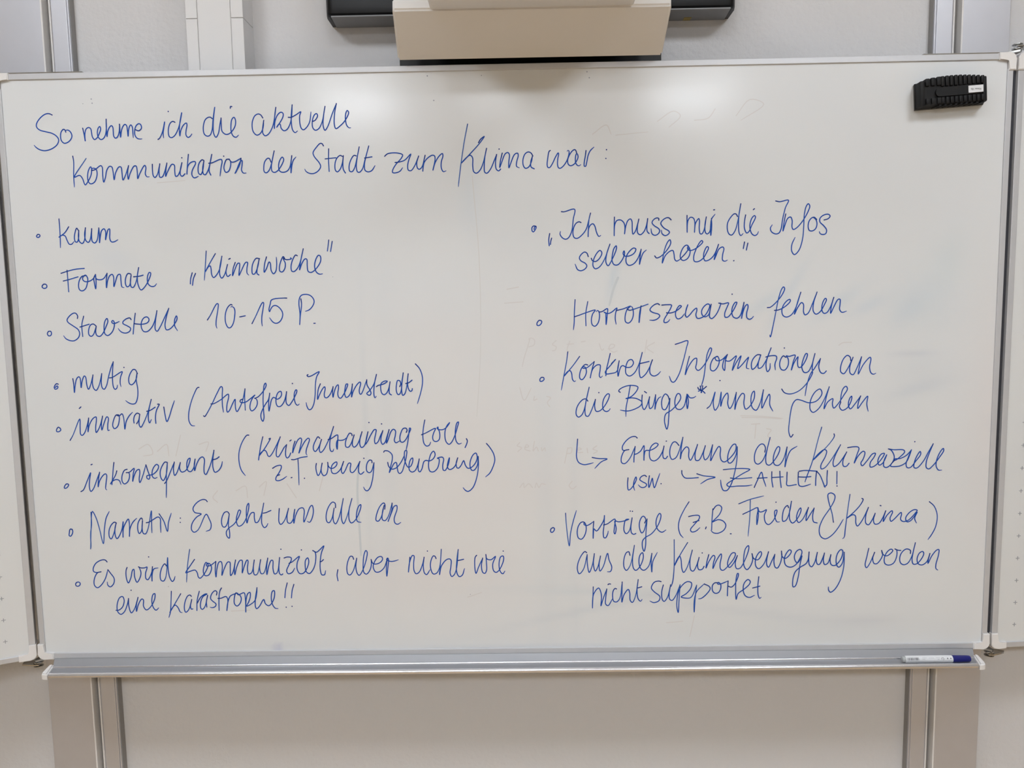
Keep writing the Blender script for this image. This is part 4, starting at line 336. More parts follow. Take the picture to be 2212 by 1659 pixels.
der|5291,-1777 5302,-1685 5259,-1612 5201,-1615 5117,-1721 5080,-1877 5101,-1995 5160,-2026 5245,-1958 5319,-1783 5395,-1475;5395,-1475 5338,-1724 5312,-1920 5333,-2028 5391,-2049 5495,-1942 5588,-1767 5591,-1679 5558,-1669 5492,-1785 5466,-1942 5497,-2040 5574,-2057 5668,-1945 5744,-1676;5744,-1676 5725,-1867 5709,-2089 5745,-1926 5818,-1751 5947,-1665
Klimaziele|6441,-1277 6370,-1544 6265,-1992 6157,-2305 6124,-2413;6693,-1419 6704,-1462 6602,-1626 6284,-1954 6396,-1818 6509,-1742 6552,-1772 6532,-1879 6440,-2073 6451,-2142 6518,-2124 6649,-1959 6833,-1645;6833,-1645 6724,-1882 6689,-2018 6710,-2097 6786,-2059 6888,-1923 6961,-1797;6961,-1797 6889,-1982 6902,-2090 6960,-2097 7016,-2033;6978,-1709 7102,-1692 7189,-1699 7209,-1732 7174,-1849 7121,-2030 7194,-1888 7297,-1788 7332,-1812 7301,-1949 7256,-2036 7286,-2090 7379,-1989 7490,-1844 7547,-1835 7521,-1913 7447,-2029 7450,-2117 7517,-2109 7629,-2012 7721,-1876 7729,-1838 7663,-1856 7600,-1992 7631,-2081 7707,-2033 7778,-1868 7725,-1994 7728,-2112 7786,-2132 7880,-2055 7933,-1919 7871,-1781 7807,-1747;7807,-1747 7909,-1766 8120,-1775 8140,-1814 8066,-1901 7954,-1982 7944,-1958 8049,-1950 8181,-1883 8276,-1771;7945,-1981 7880,-2055 7862,-2104 7978,-2115 8073,-2097 8185,-2020 8276,-1771 8212,-1942 8177,-2059 8199,-2138 8266,-2139 8376,-2003 8467,-1868 8456,-1809 8410,-1867 8348,-2023 8343,-2140 8401,-2151 8530,-2006 8619,-1831 8714,-1653;8714,-1653 8639,-1851 8588,-2026 8592,-2144 8641,-2174 8725,-2106 8853,-1932 8933,-1796 8922,-1753 8867,-1815 8797,-1990 8793,-2127 8844,-2202 8907,-2203;8338,-1606
bullet|944,-3303 901,-3321 883,-3374 909,-3406 952,-3375 967,-3322 936,-3300
Vortraege|1201,-3000 1214,-3254 1271,-3697 1299,-3433 1354,-3184 1425,-2946;1605,-3223 1570,-3191 1518,-3201 1457,-3293 1438,-3435 1464,-3533 1524,-3557 1586,-3490 1626,-3348 1613,-3241 1588,-3202 1579,-3241 1631,-3268 1700,-3242 1782,-3181;1782,-3181 1769,-3350 1768,-3541 1777,-3386 1786,-3341 1838,-3387 1925,-3281 1995,-3140 2004,-3060 1995,-3264 1977,-3442 1994,-3531 2028,-3532 2072,-3443 2081,-3390;1986,-3261 2064,-3238 2221,-3139 2211,-3303 2202,-3427 2220,-3454 2246,-3339 2220,-3178 2290,-3197 2411,-3181 2506,-3147 2446,-3155 2411,-3270 2410,-3394 2454,-3452 2515,-3396 2576,-3116;2576,-3116 2549,-3325 2567,-3441 2610,-3468 2653,-3451;2538,-2974;2584,-2980;2835,-3231 2861,-3160 2818,-3089 2783,-3097 2731,-3203 2731,-3345 2775,-3440 2818,-3400 2887,-3143;2887,-3143 2861,-3454 2853,-3721 2823,-3832 2792,-3756 2792,-3613 2844,-3543 2983,-3455 3121,-3262 3172,-3067 3146,-3031 3095,-3102 3069,-3243 3104,-3368 3191,-3431 3277,-3383
opening_bracket|3749,-2796 3655,-2950 3553,-3179 3536,-3338 3572,-3481 3633,-3553
zB|3743,-3107 3846,-3085 3958,-3090 3967,-3140 3865,-3272 3782,-3386 3814,-3434 3900,-3414 3978,-3344;3838,-3232 3959,-3193;4107,-3332 4094,-3372;4242,-2949 4227,-3170 4220,-3395;4242,-2976 4310,-2888 4371,-2875 4423,-2925 4381,-3066 4236,-3227 4348,-3181 4452,-3209 4513,-3298 4471,-3404 4351,-3468 4255,-3455 4206,-3406;4606,-3484 4626,-3485
Frieden|4774,-2853 4990,-2767 5282,-2693;5011,-2778 5005,-3117 4974,-3543;4860,-3073 5014,-3001 5168,-2939 5150,-3119 5152,-3296 5181,-3098 5168,-2950 5200,-3024 5262,-3025 5344,-2984 5305,-3100 5328,-3249 5391,-3299 5493,-3209 5561,-2997 5520,-3007 5523,-3145 5566,-3242 5621,-3242;5538,-2828;5798,-2948 5776,-2901 5715,-2957 5677,-3105 5689,-3233 5751,-3212 5820,-3043 5857,-2811;5857,-2811 5820,-3043 5834,-3213 5887,-3274 5988,-3173 6057,-3004 6046,-2955 5995,-3025 5967,-3173 6011,-3263 6092,-3196 6206,-2947;6206,-2947 6172,-3091 6165,-3224 6235,-3113 6324,-2961;6324,-2961 6297,-3135 6320,-3252 6393,-3278
ampersand|6728,-3268 6699,-3098 6609,-2779 6606,-2674 6667,-2649 6740,-2697 6742,-2781 6664,-2949 6505,-3201 6438,-3413 6472,-3563 6567,-3617 6699,-3544 6820,-3397 6929,-3207
Klima|7053,-2684 7016,-2996 6975,-3420 6955,-3590 6925,-3618;7298,-2774 7325,-2789 7281,-2894 7141,-3061 7000,-3187 7122,-3114 7174,-3136 7189,-3295 7222,-3355 7292,-3276 7370,-3128 7437,-2964;7437,-2964 7390,-3128 7395,-3298 7448,-3331 7517,-3236 7579,-3089;7579,-3089 7548,-3237 7582,-3318 7664,-3302 7742,-3176 7794,-3039;7794,-3039 7762,-3155 7751,-3265 7823,-3134 7923,-3040 7935,-3072 7887,-3199 7910,-3263 7970,-3221 8110,-3079 8121,-3117 8104,-3223 8157,-3270 8260,-3246 8399,-3100 8438,-3037 8375,-3025 8275,-3088 8207,-3203 8240,-3278 8321,-3247 8439,-3079 8392,-3206 8433,-3308;7677,-2927 7693,-2932
closing_bracket|8682,-2861 8784,-2957 8853,-3148 8831,-3381 8755,-3550 8683,-3660
aus|1631,-3846 1596,-3822 1526,-3895 1447,-4076 1436,-4218 1474,-4299 1563,-4199 1640,-3887;1640,-3887 1643,-4079 1681,-4271 1740,-4140 1791,-3869;1791,-3869 1770,-4100 1808,-4243 1858,-4162 1918,-3921;1918,-3921 1888,-4102 1907,-4244 1976,-4144 2065,-3866 2094,-4004 2152,-4166 2122,-4257 2058,-4262
der|2531,-3915 2506,-3838 2457,-3857 2407,-3988 2407,-4169 2456,-4237 2535,-4130 2623,-3702;2623,-3702 2584,-4010 2603,-4192 2652,-4239 2740,-4153 2809,-3952 2789,-3862 2740,-3911 2717,-4052 2750,-4194 2819,-4239 2917,-4156 2985,-3878;2985,-3878 2971,-4076 2985,-4278 3005,-4056 3098,-3860
Klimabewegung|3447,-3593 3450,-3941 3446,-4243 3417,-4506 3388,-4597;3726,-3657 3581,-3902 3459,-4142 3513,-4012 3562,-3948 3591,-4023 3612,-4225 3646,-4296 3719,-4186 3824,-3819;3824,-3819 3777,-4046 3798,-4248 3847,-4269 3915,-4148 3966,-3978;3966,-3978 3934,-4148 3964,-4240 4033,-4231 4071,-4170;4030,-3884;4167,-3920 4129,-4070 4111,-4207 4168,-4071 4265,-3937 4294,-3972 4266,-4092 4254,-4219 4324,-4053 4420,-3909 4431,-3953 4403,-4114 4414,-4235 4463,-4262 4579,-4157 4704,-3977 4713,-3897 4654,-3892 4578,-4016 4560,-4157 4599,-4201 4677,-4118 4758,-3948;4758,-3948 4716,-4118 4746,-4226 4815,-4220 4910,-4060 4994,-3800 4984,-3740 4926,-3799 4890,-4000 4902,-4181 4961,-4253 5029,-4183 5076,-4042 5060,-3911;5060,-3911 5095,-4012 5183,-4044 5259,-3924 5239,-3869 5181,-3923 5134,-4043 5146,-4184 5205,-4235 5302,-4146 5404,-3876;5401,-3874 5369,-4035 5371,-4160 5406,-4206 5473,-4072 5532,-3933;5532,-3933 5517,-4091 5545,-4207 5589,-4226 5648,-4128 5679,-3967 5669,-3864;5669,-3864 5688,-3985 5750,-4022 5835,-3952 5873,-3872 5841,-3839 5782,-3897 5732,-4022 5761,-4165 5857,-4211 5960,-4168 6044,-4044 6093,-3883 6057,-3835 5989,-3864 5939,-3971 5959,-4078 6003,-4118 6062,-4044 6095,-3973;6095,-3973 6056,-4169 6026,-4420 5969,-4617 5926,-4635 5915,-4490 5963,-4311 6065,-4214 6185,-4135 6226,-4046 6240,-3889;6240,-3889 6235,-4046 6255,-4172 6299,-4208 6358,-4119 6410,-3902;6410,-3902 6391,-4048 6419,-4156 6462,-4156 6528,-4014 6557,-3916;6557,-3916 6538,-4068 6566,-4163 6627,-4141 6691,-3954;6691,-3954 6677,-4070 6705,-4168 6775,-4187 6876,-4090 6933,-3948 6931,-3868 6896,-3849 6837,-3911 6802,-4036 6818,-4179 6862,-4224 6929,-4145 6966,-3904;6966,-3904 6965,-4199 6904,-4485 6788,-4699 6702,-4758 6663,-4716 6656,-4644
werden|7470,-3830 7436,-4008 7406,-4186 7434,-4244 7500,-4152 7593,-3916;7593,-3916 7558,-4045 7587,-4153 7639,-4163 7714,-4083 7762,-3959 7737,-3878;7737,-3878 7762,-3959 7841,-3996 7926,-3943 7967,-3881 7931,-3854 7855,-3907 7799,-4031 7811,-4156 7882,-4193 7984,-4158 8049,-4016 8044,-3873 8009,-3850;8009,-3850 8070,-3877 8131,-3883;8331,-3952 8329,-3886 8250,-3853 8166,-3911 8118,-4017 8131,-4142 8193,-4188 8278,-4162 8359,-4020 8426,-3722;8426,-3722 8383,-3949 8370,-4092 8399,-4178 8468,-4173 8568,-4059 8607,-3952 8580,-3911 8512,-3951 8473,-4075 8503,-4174 8581,-4198 8674,-4131 8733,-3954;8733,-3954 8706,-4078 8701,-4167 8773,-4008 8871,-3884 8914,-3876 8910,-3992 8866,-4187 8869,-4277 8910,-4313
nicht|1763,-4583 1756,-4790 1745,-5041 1766,-4750 1875,-4609 1924,-4711 1933,-4833 1922,-4996 1972,-4834 2046,-4631;2046,-4631 2022,-4834 2021,-4957 2070,-4994 2169,-4836;2072,-4540 2088,-4524 2125,-4526;2249,-4634 2219,-4623 2180,-4673 2166,-4795 2189,-4898 2248,-4915 2317,-4838 2367,-4483;2367,-4483 2363,-4716 2360,-4920 2406,-4758 2495,-4647 2524,-4718 2534,-4882 2579,-4929 2642,-4801 2701,-4436;2701,-4436 2677,-4680 2701,-4853 2750,-4905 2784,-4864;2691,-4619 2776,-4593
supportet|3178,-4489 3133,-4476 3035,-4501 2976,-4622 3035,-4704 3153,-4808 3134,-4899 3026,-4939 2947,-4903;3225,-4561 3192,-4706 3203,-4869 3242,-4915 3311,-4830 3378,-4556;3378,-4556 3349,-4729 3360,-4871 3409,-4896 3487,-4791 3574,-4559;3574,-4559 3556,-4853 3538,-5159 3508,-5016 3536,-4731 3604,-4590 3721,-4496 3810,-4521 3800,-4633 3703,-4753 3599,-4823 3684,-4849 3802,-4836 3918,-4573;3918,-4573 3890,-4858 3873,-5153 3871,-4918 3919,-4715 4084,-4539;4084,-4555 4173,-4597 4203,-4648 4135,-4759 4018,-4859 3959,-4869;4348,-4528 4300,-4527 4251,-4577 4252,-4699 4302,-4751 4370,-4741 4418,-4661 4417,-4559 4368,-4518 4359,-4554 4427,-4549 4573,-4490;4573,-4490 4565,-4663 4561,-4811;4571,-4602 4643,-4623 4721,-4543 4787,-4341 4767,-4331 4739,-4442 4732,-4665 4745,-4888 4782,-4767 4899,-4677 5015,-4567 5033,-4506 4984,-4465 4907,-4545 4889,-4687 4930,-4809 5019,-4851 5126,-4806;5208,-4407 5192,-4630 5204,-4813 5235,-4874 5264,-4850;5084,-4649 5235,-4610"""
GHOST="""g|489,611 528,636 605,596 591,492 486,455;515,623 460,442 392,234 350,52;1021,563 1047,576 968,499 1046,446 1019,381 967,369;1320,558 1266,377 1305,350;1267,494 1397,505;1554,542 1632,553;1917,497 1968,366 2007,391;2098,390 2202,414 2228,466 2151,480 2111,389 2202,323 2280,348;2877,559 2838,300;3033,505 2877,403 3007,297;291,-372 379,-632 527,-384;590,-556 575,-635 641,-610;838,-560 917,-588 850,-692 901,-772;273,-1507 220,-1573 311,-1614 231,-1693;377,-1615 457,-1590 418,-1549 377,-1642 482,-1684;577,-1485 548,-1685 615,-1605 653,-1686;720,-1620 732,-1687 786,-1621 798,-1688;1260,-1628 1191,-1949;1260,-1642 1339,-1629 1325,-1736 1246,-1748;1458,-1685 1537,-1659 1484,-1632 1457,-1725 1563,-1726;1655,-1647 1668,-1741;1853,-1597 1774,-1662 1866,-1704 1786,-1756;259,-2447 340,-2354 352,-2448 446,-2369 524,-2451;577,-2451 605,-2357 656,-2453 710,-2372 790,-2387;1346,-2327 1279,-2421 1345,-2489 1425,-2436
g|4790,-1018 5227,-1037 5653,-1085;4814,-1054 5250,-1065 5618,-1094;5011,-1196 5183,-1187;5103,-1198 5084,-1489;5323,-1294 5415,-1319 5348,-1435 5419,-1529;6750,391 6817,436 6998,444
g|3081,4854 3398,5042 3535,4951 3309,4734;3808,4858 4079,4897 4214,5071;4623,4930 4890,5234 5163,5140 4715,4840;1806,4630 2080,4802 2171,4623;2262,4604 2900,4654;-872,-4774 -578,-4678;-6014,-2426 -6119,-2571 -6028,-2671;-5628,-2431 -5430,-2336 -5395,-2581;-5142,-2360 -4992,-2244 -5054,-2537;-4561,-2299 -4382,-2595;-3782,-2067 -3894,-2455;-7600,-1526 -7401,-1432 -7317,-1627 -7513,-1673;-7218,-1580 -7017,-1437 -6984,-1680;-6717,-1248 -6839,-1682;-6345,-1447 -6150,-1402 -6209,-1594;-5862,-5015 -5469,-5000;3297,-5379 3636,-5352;3878,-5235 3784,-5687;13,1345 387,1367;65,1623 298,1665;-6877,3851 -6317,3886
v|-586,3870 -482,2232 -493,372 -596,-955
b|2299,1816 2206,1587 2121,1264;-3055,-1883 -3105,-2466 -3092,-3154 -3078,-3847"""
SMUDGE=[(-0.7863,0.2359,0.0424,0.0207,25,0.975,0.985,1.0),(0.5685,0.1389,0.0659,0.0094,-60,0.95,0.97,0.99),(0.5225,0.1258,0.0377,0.0113,-35,0.94,0.965,0.985),(0.6707,0.1234,0.0471,0.0132,-35,0.94,0.965,0.985),(0.7309,0.1177,0.0377,0.0113,-25,0.95,0.97,0.99),(0.8457,0.1343,0.0565,0.0565,-60,0.965,0.98,0.99),(0.8098,0.1072,0.0377,0.0235,-40,0.96,0.975,0.99),(0.8889,0.2069,0.0282,0.0565,10,0.97,0.985,0.99),(0.2207,0.1817,0.0075,0.0471,12,0.93,0.96,0.985),(0.8419,-0.0146,0.0659,0.0424,-10,0.975,0.98,0.985),(0.8339,-0.0521,0.0565,0.0113,-15,0.955,0.965,0.98),(0.8221,0.0186,0.0377,0.0047,0,0.95,0.955,0.97),(0.995,-0.1114,0.0565,0.2448,0,1.0,0.975,0.965),(0.1969,0.0707,0.3766,0.0565,0,1.0,0.985,0.975),(0.4396,0.0668,0.0659,0.0471,0,1.0,0.985,0.975),(-0.3734,-0.0908,0.0565,0.0471,0,1.0,0.975,0.965),(-0.0903,-0.1914,0.1412,0.1883,0,1.0,0.98,0.97),(-0.5112,-0.1756,0.113,0.0847,0,1.0,0.985,0.975),(-0.193,-0.436,0.1883,0.0565,0,1.0,0.985,0.98),(0.3858,-0.2466,0.2825,0.0565,0,1.0,0.985,0.975),(0.2909,-0.4721,0.2637,0.0075,2,0.96,0.975,0.985),(0.194,-0.501,0.1883,0.0075,-12,0.96,0.97,0.98),(0.4844,-0.5146,0.1883,0.0094,8,0.97,0.975,0.985),(-0.2887,-0.1209,0.0056,0.1883,0,0.965,0.975,0.985),(-0.064,0.351,0.0188,0.0659,0,0.97,0.985,1.0),(-0.2426,-0.1698,0.0132,0.2825,0,0.985,0.99,0.995),(0.0807,-0.2424,0.0188,0.3296,0,0.98,0.985,0.99),(0.1381,-0.2432,0.0094,0.3107,0,0.98,0.985,0.99),(0.4424,-0.199,0.0113,0.0565,0,0.985,0.99,0.995),(0.6298,-0.5465,0.2354,0.0282,0,0.98,0.985,0.985),(-0.5312,-0.5784,0.2825,0.0075,0,0.985,0.985,0.985),(0.7453,-0.5378,0.0565,0.0094,0,0.96,0.96,0.97),(-0.4921,-0.584,0.0075,0.0056,0,0.7,0.75,0.9),(0.0472,-0.5872,0.2354,0.0038,0,0.93,0.94,0.96)]
SPECKS=[(-0.8262,0.541,0.00113),(-0.809,0.5496,0.00245),(-0.8077,0.5415,0.00207),(-0.7164,-0.4465,0.00113),(-0.992,0.2423,0.00207),(-1.0181,-0.2054,0.00235),(-0.9861,-0.2176,0.00141),(-0.344,0.1932,0.00094),(-0.0363,0.5793,0.00141),(0.1705,0.5822,0.00282),(0.1749,0.5708,0.00188),(-0.1311,0.5337,0.00377),(-0.1426,0.5806,0.00188),(-0.0812,-0.4715,0.00113),(0.8168,0.5073,0.00094)]

# ---------------------------------------------------------------- whiteboard
board = thing('whiteboard', 'large folding whiteboard with grey frame covered in blue German handwriting', 'whiteboard', (0, 0, -.6))
GX, GZ = 198, 118
SX, SZ = .9868, .5885
def smudge(x, z):
    c = [1.0, 1.0, 1.0]
    for (a, b, rx, rz, an, r, g, bl) in SMUDGE:
        dx, dz = x-a, z-b
        if abs(dx) > 2.6*max(rx, rz) or abs(dz) > 2.6*max(rx, rz): continue
        t_ = math.radians(-an); u = dx*math.cos(t_)+dz*math.sin(t_); v = -dx*math.sin(t_)+dz*math.cos(t_)
        q = (u/rx)**2 + (v/rz)**2
        if q < 6:
            k = math.exp(-q*.8)
            for i, s in enumerate((r, g, bl)): c[i] *= 1-min(.4, (1-s)*1.8)*k
    return c
vs, fs, cols = [], [], []
for j in range(GZ+1):
    for i in range(GX+1):
        x, z = -SX+2*SX*i/GX, -SZ+2*SZ*j/GZ
        vs.append((x, 0.0, z)); cols.append((*smudge(x, z), 1))
for j in range(GZ):
    for i in range(GX):
        a = j*(GX+1)+i; fs.append((a, a+1, a+GX+2, a+GX+1))
n0 = len(vs)
vs += [(-SX, .018, -SZ), (SX, .018, -SZ), (SX, .018, SZ), (-SX, .018, SZ)]; cols += [(1, 1, 1, 1)]*4
c0, c1, c2, c3 = 0, GX, (GZ+1)*(GX+1)-1, GZ*(GX+1)
fs += [(n0+1, n0, n0+3, n0+2), (c1, c0, n0, n0+1), (c3, c2, n0+2, n0+3), (c0, c3, n0+3, n0), (c2, c1, n0+1, n0+2)]
surf = link('writing_surface', (vs, [], fs), M_BOARD, board)
at = surf.data.color_attributes.new('pigment', 'FLOAT_COLOR', 'POINT')
for i, c in enumerate(cols): at.data[i].color = c

# frame
link('frame_strip', B(-.970, .970, -.003, .021, .5885, .600, bev=.001), M_ALU, board)
link('frame_strip', B(-.970, .970, -.003, .021, -.600, -.5885, bev=.001), M_ALU, board)
link('frame_strip', B(-.9975, -.9865, -.003, .021, -.571, .571, bev=.001), M_ALU, board)
link('frame_strip', B(.9865, .9975, -.003, .021, -.571, .571, bev=.001), M_ALU, board)
link('rear_panel', B(-.985, .985, .018, .022, -.588, .588), M_ALU, board)
for sx in (-1, 1):                                          # carriages that ride on the pylons
    x = sx*.965
    link('carriage', B(x-.03, x+.03, .022, .086, -.30, .30, bev=.003), M_DARK, board)
def cap_outline(ax=.033, w=.0135, r=.012):
    """L of a top-right corner whose outer corner sits at (0,0); u to the right, v up"""
    return [(-ax, 0)] + arc(-r, -r, r, 90, 0, 8) + [(0, -ax), (-w, -ax), (-w, -w-.004), (-w-.0012, -w-.0012), (-w-.004, -w), (-ax, -w)]
def corner_cap(sx, sz, xc, zc, f=lambda v: v, parent=board, y0=-.006, y1=.023):
    bm = NB(); pts = [(xc+sx*u, zc+sz*v) for u, v in cap_outline()]
    extrude_profile(bm, pts, 'y', y0, y1)
    es = [e for e in bm.edges if abs(e.verts[0].co.y-y0) < 1e-6 and abs(e.verts[1].co.y-y0) < 1e-6]
    bmesh.ops.bevel(bm, geom=es, offset=.0012, segments=2, affect='EDGES')
    for v in bm.verts: v.co = f(v.co)
    return link('corner_cap', bm, M_PVC, parent, True)
for sx in (-1, 1):
    for sz in (-1, 1): corner_cap(sx, sz, sx*1.0015, sz*.6012)

# wings, hinged at the ends
def wing(sx, hx, ang, lift):
    ca, sa = math.cos(math.radians(ang)), math.sin(math.radians(ang))
    def f(v):                                               # local: x = distance from the hinge, y depth, z height
        x, y, z = v
        return Vector((hx + sx*(x*ca - (-y)*sa*0) + sx*y*sa, -x*sa + y*ca, z))
    def T(bm):
        for v in bm.verts: v.co = f(v.co)
        return bm
    W = .995
    p = link('wing_panel', T(B(.0115, W-.012, 0, .018, -SZ, SZ)), M_WING, board)
    link('frame_strip', T(B(0, .012, -.003, .021, -.571, .571, bev=.001)), M_ALU, p)
    link('frame_strip', T(B(W-.012, W, -.003, .021, -.571, .571, bev=.001)), M_ALU, p)
    link('frame_strip', T(B(.03, W-.03, -.003, .021, .5885, .600, bev=.001)), M_ALU, p)
    link('frame_strip', T(B(.03, W-.03, -.003, .021, -.600, -.5885, bev=.001)), M_ALU, p)
    for sz in (-1, 1):
        corner_cap(-1, sz, -.0015, sz*.6012, f, p); corner_cap(1, sz, W+.0015, sz*.6012, f, p)
    return p, f, T
wl, fl, TL = wing(-1, -1.0078, 25, 0)
wr, fr, TR = wing(1, 1.0070, -4.5, 0)
link('dark_gap_strip', TR(B(-.0062, -.0003, .004, .020, -.571, .571)), M_DARK, wr)  # dark strip added to fill the gap between board and right wing
def grid_marks(T, p, xs, zs):
    me0 = None
    for x in xs:
        for z in zs:
            if me0 is None:
                pass
            bm = NB(); box(bm, x-.004, x+.004, -.0004, 0, z-.0006, z+.0006); box(bm, x-.0006, x+.0006, -.0005, 0, z-.004, z+.004)
            link('grid_mark', T(bm), M_MARK, p)
grid_marks(TL, wl, (.0535,), [-.553+.0465*k for k in range(6)])
grid_marks(TR, wr, (.0500,), [-.552+.0475*k for k in range(10)])
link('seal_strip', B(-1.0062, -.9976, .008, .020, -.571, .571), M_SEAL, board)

# hinges
def hinge(sx, sz):
    hx = sx*1.0035; zt = sz*.6165
    bm = NB()
    pts = [(sx*.826, .004), (sx*.985, .004), (sx*1.0, -.008), (hx, -.012), (hx+sx*.006, -.006), (hx+sx*.004, .008), (sx*.985, .018), (sx*.826, .018)]
    extrude_profile(bm, pts, 'z', sz*.6005, sz*(.6042 if sz > 0 else .6045))
    p = link('hinge', bm, M_ZINC, board, True)
    bm = NB()
    pts = [(hx-sx*.006, -.012), (hx+sx*.004, -.013), (hx+sx*.030, -.010 if sx < 0 else -.003), (hx+sx*.035, .004), (hx+sx*.026, .012), (hx-sx*.004, .010)]
    extrude_profile(bm, pts, 'z', sz*.609, sz*.612)
    link('hinge_leaf', bm, M_ZINC, p, True)
    za, zb = sorted((sz*.6040, sz*.6175))
    link('hinge_pin', lathe_z(NB(), [(za, .004), (zb-.0005, .004), (zb, .0035)], hx, -.002, 20), M_ZINC, p, True)
    for q in (.606, .6145):
        a, b = sorted((sz*q, sz*(q+.0022)))
        link('washer', lathe_z(NB(), [(a, .0085), (a+.0005, .0095), (b-.0005, .0095), (b, .0085)], hx, -.002, 24), M_ZINC, p, True)
for sx in (-1, 1):
    for sz in (-1, 1): hinge(sx, sz)

# pen tray
def xe(y, s):                                               # rail ends run slanted towards the front
    k = min(1, max(0, (-y-.008)/.040)); return s*(.9690 - .0145*k)
def sweep(prof):
    bm = NB()
    A = [bm.verts.new((xe(y, -1), y, z)) for y, z in prof]; C = [bm.verts.new((xe(y, 1), y, z)) for y, z in prof]
    for i in range(len(prof)): bm.faces.new((A[i], C[i], C[(i+1) % len(prof)], A[(i+1) % len(prof)]))
    bm.faces.new(A); bm.faces.new(C[::-1]); return bm
tray = link('pen_tray', sweep([(.004, -.6001), (-.0015, -.6001), (-.0040, -.6050), (-.0095, -.6165), (-.0400, -.6178), (-.0400, -.6212), (-.012, -.6205), (-.004, -.6130), (.004, -.6060)]), M_ALU_T, board)
link('tray_ridge', sweep([(-.0095, -.6166)] + arc(-.0118, -.6150, .0021, 30, 150, 5) + [(-.0142, -.6168)]), M_ALU_L, tray, True)
link('tray_lip', sweep(arc(-.0460, -.6165, .0050, 60, 270, 10) + [(-.0395, -.6213), (-.0395, -.6179), (-.0425, -.6170)]), M_ALU_L, tray, True)
for s in (-1, 1):
    bm = NB()
    e0, e1 = xe(-.008, s), xe(-.050, s)
    pl = [(e0 - s*.001, -.006), (e0 + s*.0085, -.0075), (e1 + s*.0140, -.044)] + [(e1 + s*.0128, -.0495), (e1 + s*.008, -.0522), (e1, -.0524)]
    extrude_profile(bm, pl, 'z', -.6225, -.6105)
    es = [e for e in bm.edges if abs(e.verts[0].co.z+.6105) < 1e-6 and abs(e.verts[1].co.z+.6105) < 1e-6]
    bmesh.ops.bevel(bm, geom=es, offset=.0028, segments=3, affect='EDGES')
    link('end_cap', bm, M_PVC, tray, True)

# ---------------------------------------------------------------- handwriting
def spline(P, n=5):
    if len(P) < 3: return P
    Q = []; E = [2*P[0]-P[1]] + P + [2*P[-1]-P[-2]]
    for i in range(1, len(E)-2):
        p0, p1, p2, p3 = E[i-1:i+3]
        d = [max((b-a).length, 1e-4)**.5 for a, b in ((p0, p1), (p1, p2), (p2, p3))]
        t0 = 0; t1 = d[0]; t2 = t1+d[1]; t3 = t2+d[2]
        for k in range(n):
            t = t1+(t2-t1)*k/n
            A1 = p0*((t1-t)/(t1-t0))+p1*((t-t0)/(t1-t0)); A2 = p1*((t2-t)/(t2-t1))+p2*((t-t1)/(t2-t1)); A3 = p2*((t3-t)/(t3-t2))+p3*((t-t2)/(t3-t2))
            B1 = A1*((t2-t)/(t2-t0))+A2*((t-t0)/(t2-t0)); B2 = A2*((t3-t)/(t3-t1))+A3*((t-t1)/(t3-t1))
            Q.append(B1*((t2-t)/(t2-t1))+B2*((t-t1)/(t2-t1)))
    Q.append(P[-1]); return Q
rnd = random.Random(7)
def lerp3(a, b, k): return tuple(a[i]+(b[i]-a[i])*k for i in range(3))
NAVY, BLUE, PALE = (.007, .020, .150), (.010, .072, .400), (.050, .165, .480)
def strokes_mesh(name, strokes, hw, ink, mtl, parent, y0):
    vs, fs, cs = [], [], []; depth = [y0]
    def disk(p, r, c, n=8):
        b = len(vs); depth[0] -= 3e-7
        for k in range(n):
            a = 2*math.pi*k/n; vs.append((p.x+r*math.cos(a), depth[0], p.y+r*math.sin(a))); cs.append(c)
        fs.append(tuple(range(b, b+n)))
    for st in strokes:
        P = [Vector(q) for q in st]
        if len(P) == 1:
            disk(P[0], hw*1.25, (*ink(0, 1, 0), 1), 12); continue
        Q = spline(P); L = [0]
        for a, b in zip(Q, Q[1:]): L.append(L[-1]+(b-a).length)
        tot = L[-1] or 1e-6
        step = 5 if len(P) >= 3 else 1
        seglen = [(b-a).length for a, b in zip(P, P[1:])]
        cc, rr = [], []
        for i in range(len(Q)):
            si = min(i//step, len(seglen)-1); f = (i % step)/step
            s0 = seglen[si]; s1 = seglen[min(si+1, len(seglen)-1)]; sp = s0+(s1-s0)*f
            cc.append((*ink(L[i], tot, sp), 1))
            r = hw*(1.03-min(.16, max(0, sp-.012)*5))
            if tot > .03: r *= min(1, .62+(tot-L[i])/.02) if tot > .05 else 1
            rr.append(r)
        for i in range(len(Q)-1):
            a, b = Q[i], Q[i+1]; d = b-a
            if d.length < 1e-7: continue
            d.normalize(); nrm = Vector((-d.y, d.x)); depth[0] -= 3e-7; k = len(vs); y = depth[0]
            for q, sgn, j in ((a, -1, i), (b, -1, i+1), (b, 1, i+1), (a, 1, i)):
                v = q+nrm*sgn*rr[j]; vs.append((v.x, y, v.y)); cs.append(cc[j])
            fs.append((k, k+1, k+2, k+3))
            if i: disk(a, rr[i], cc[i], 8)
        disk(Q[0], rr[0], cc[0], 10); disk(Q[-1], rr[-1], cc[-1], 10)
    o = link(name, (vs, [], fs), mtl, parent)
    a = o.data.color_attributes.new('ink', 'FLOAT_COLOR', 'POINT')
    a.data.foreach_set('color', [c for q in cs for c in q])
    return o
def parse(txt):
    for ln in txt.split('\n'):
        if '|' not in ln: continue
        n, s = ln.split('|')
        yield n, [[tuple(int(c)/1e4 for c in p.split(',')) for p in st.split(' ')] for st in s.split(';')]
def marker_ink(d, tot, sp):
    k = min(1, d/.018)
    c = lerp3(NAVY, BLUE, .25+.75*k)
    if sp > .014: c = lerp3(c, PALE, min(.75, (sp-.014)*22))
    return c
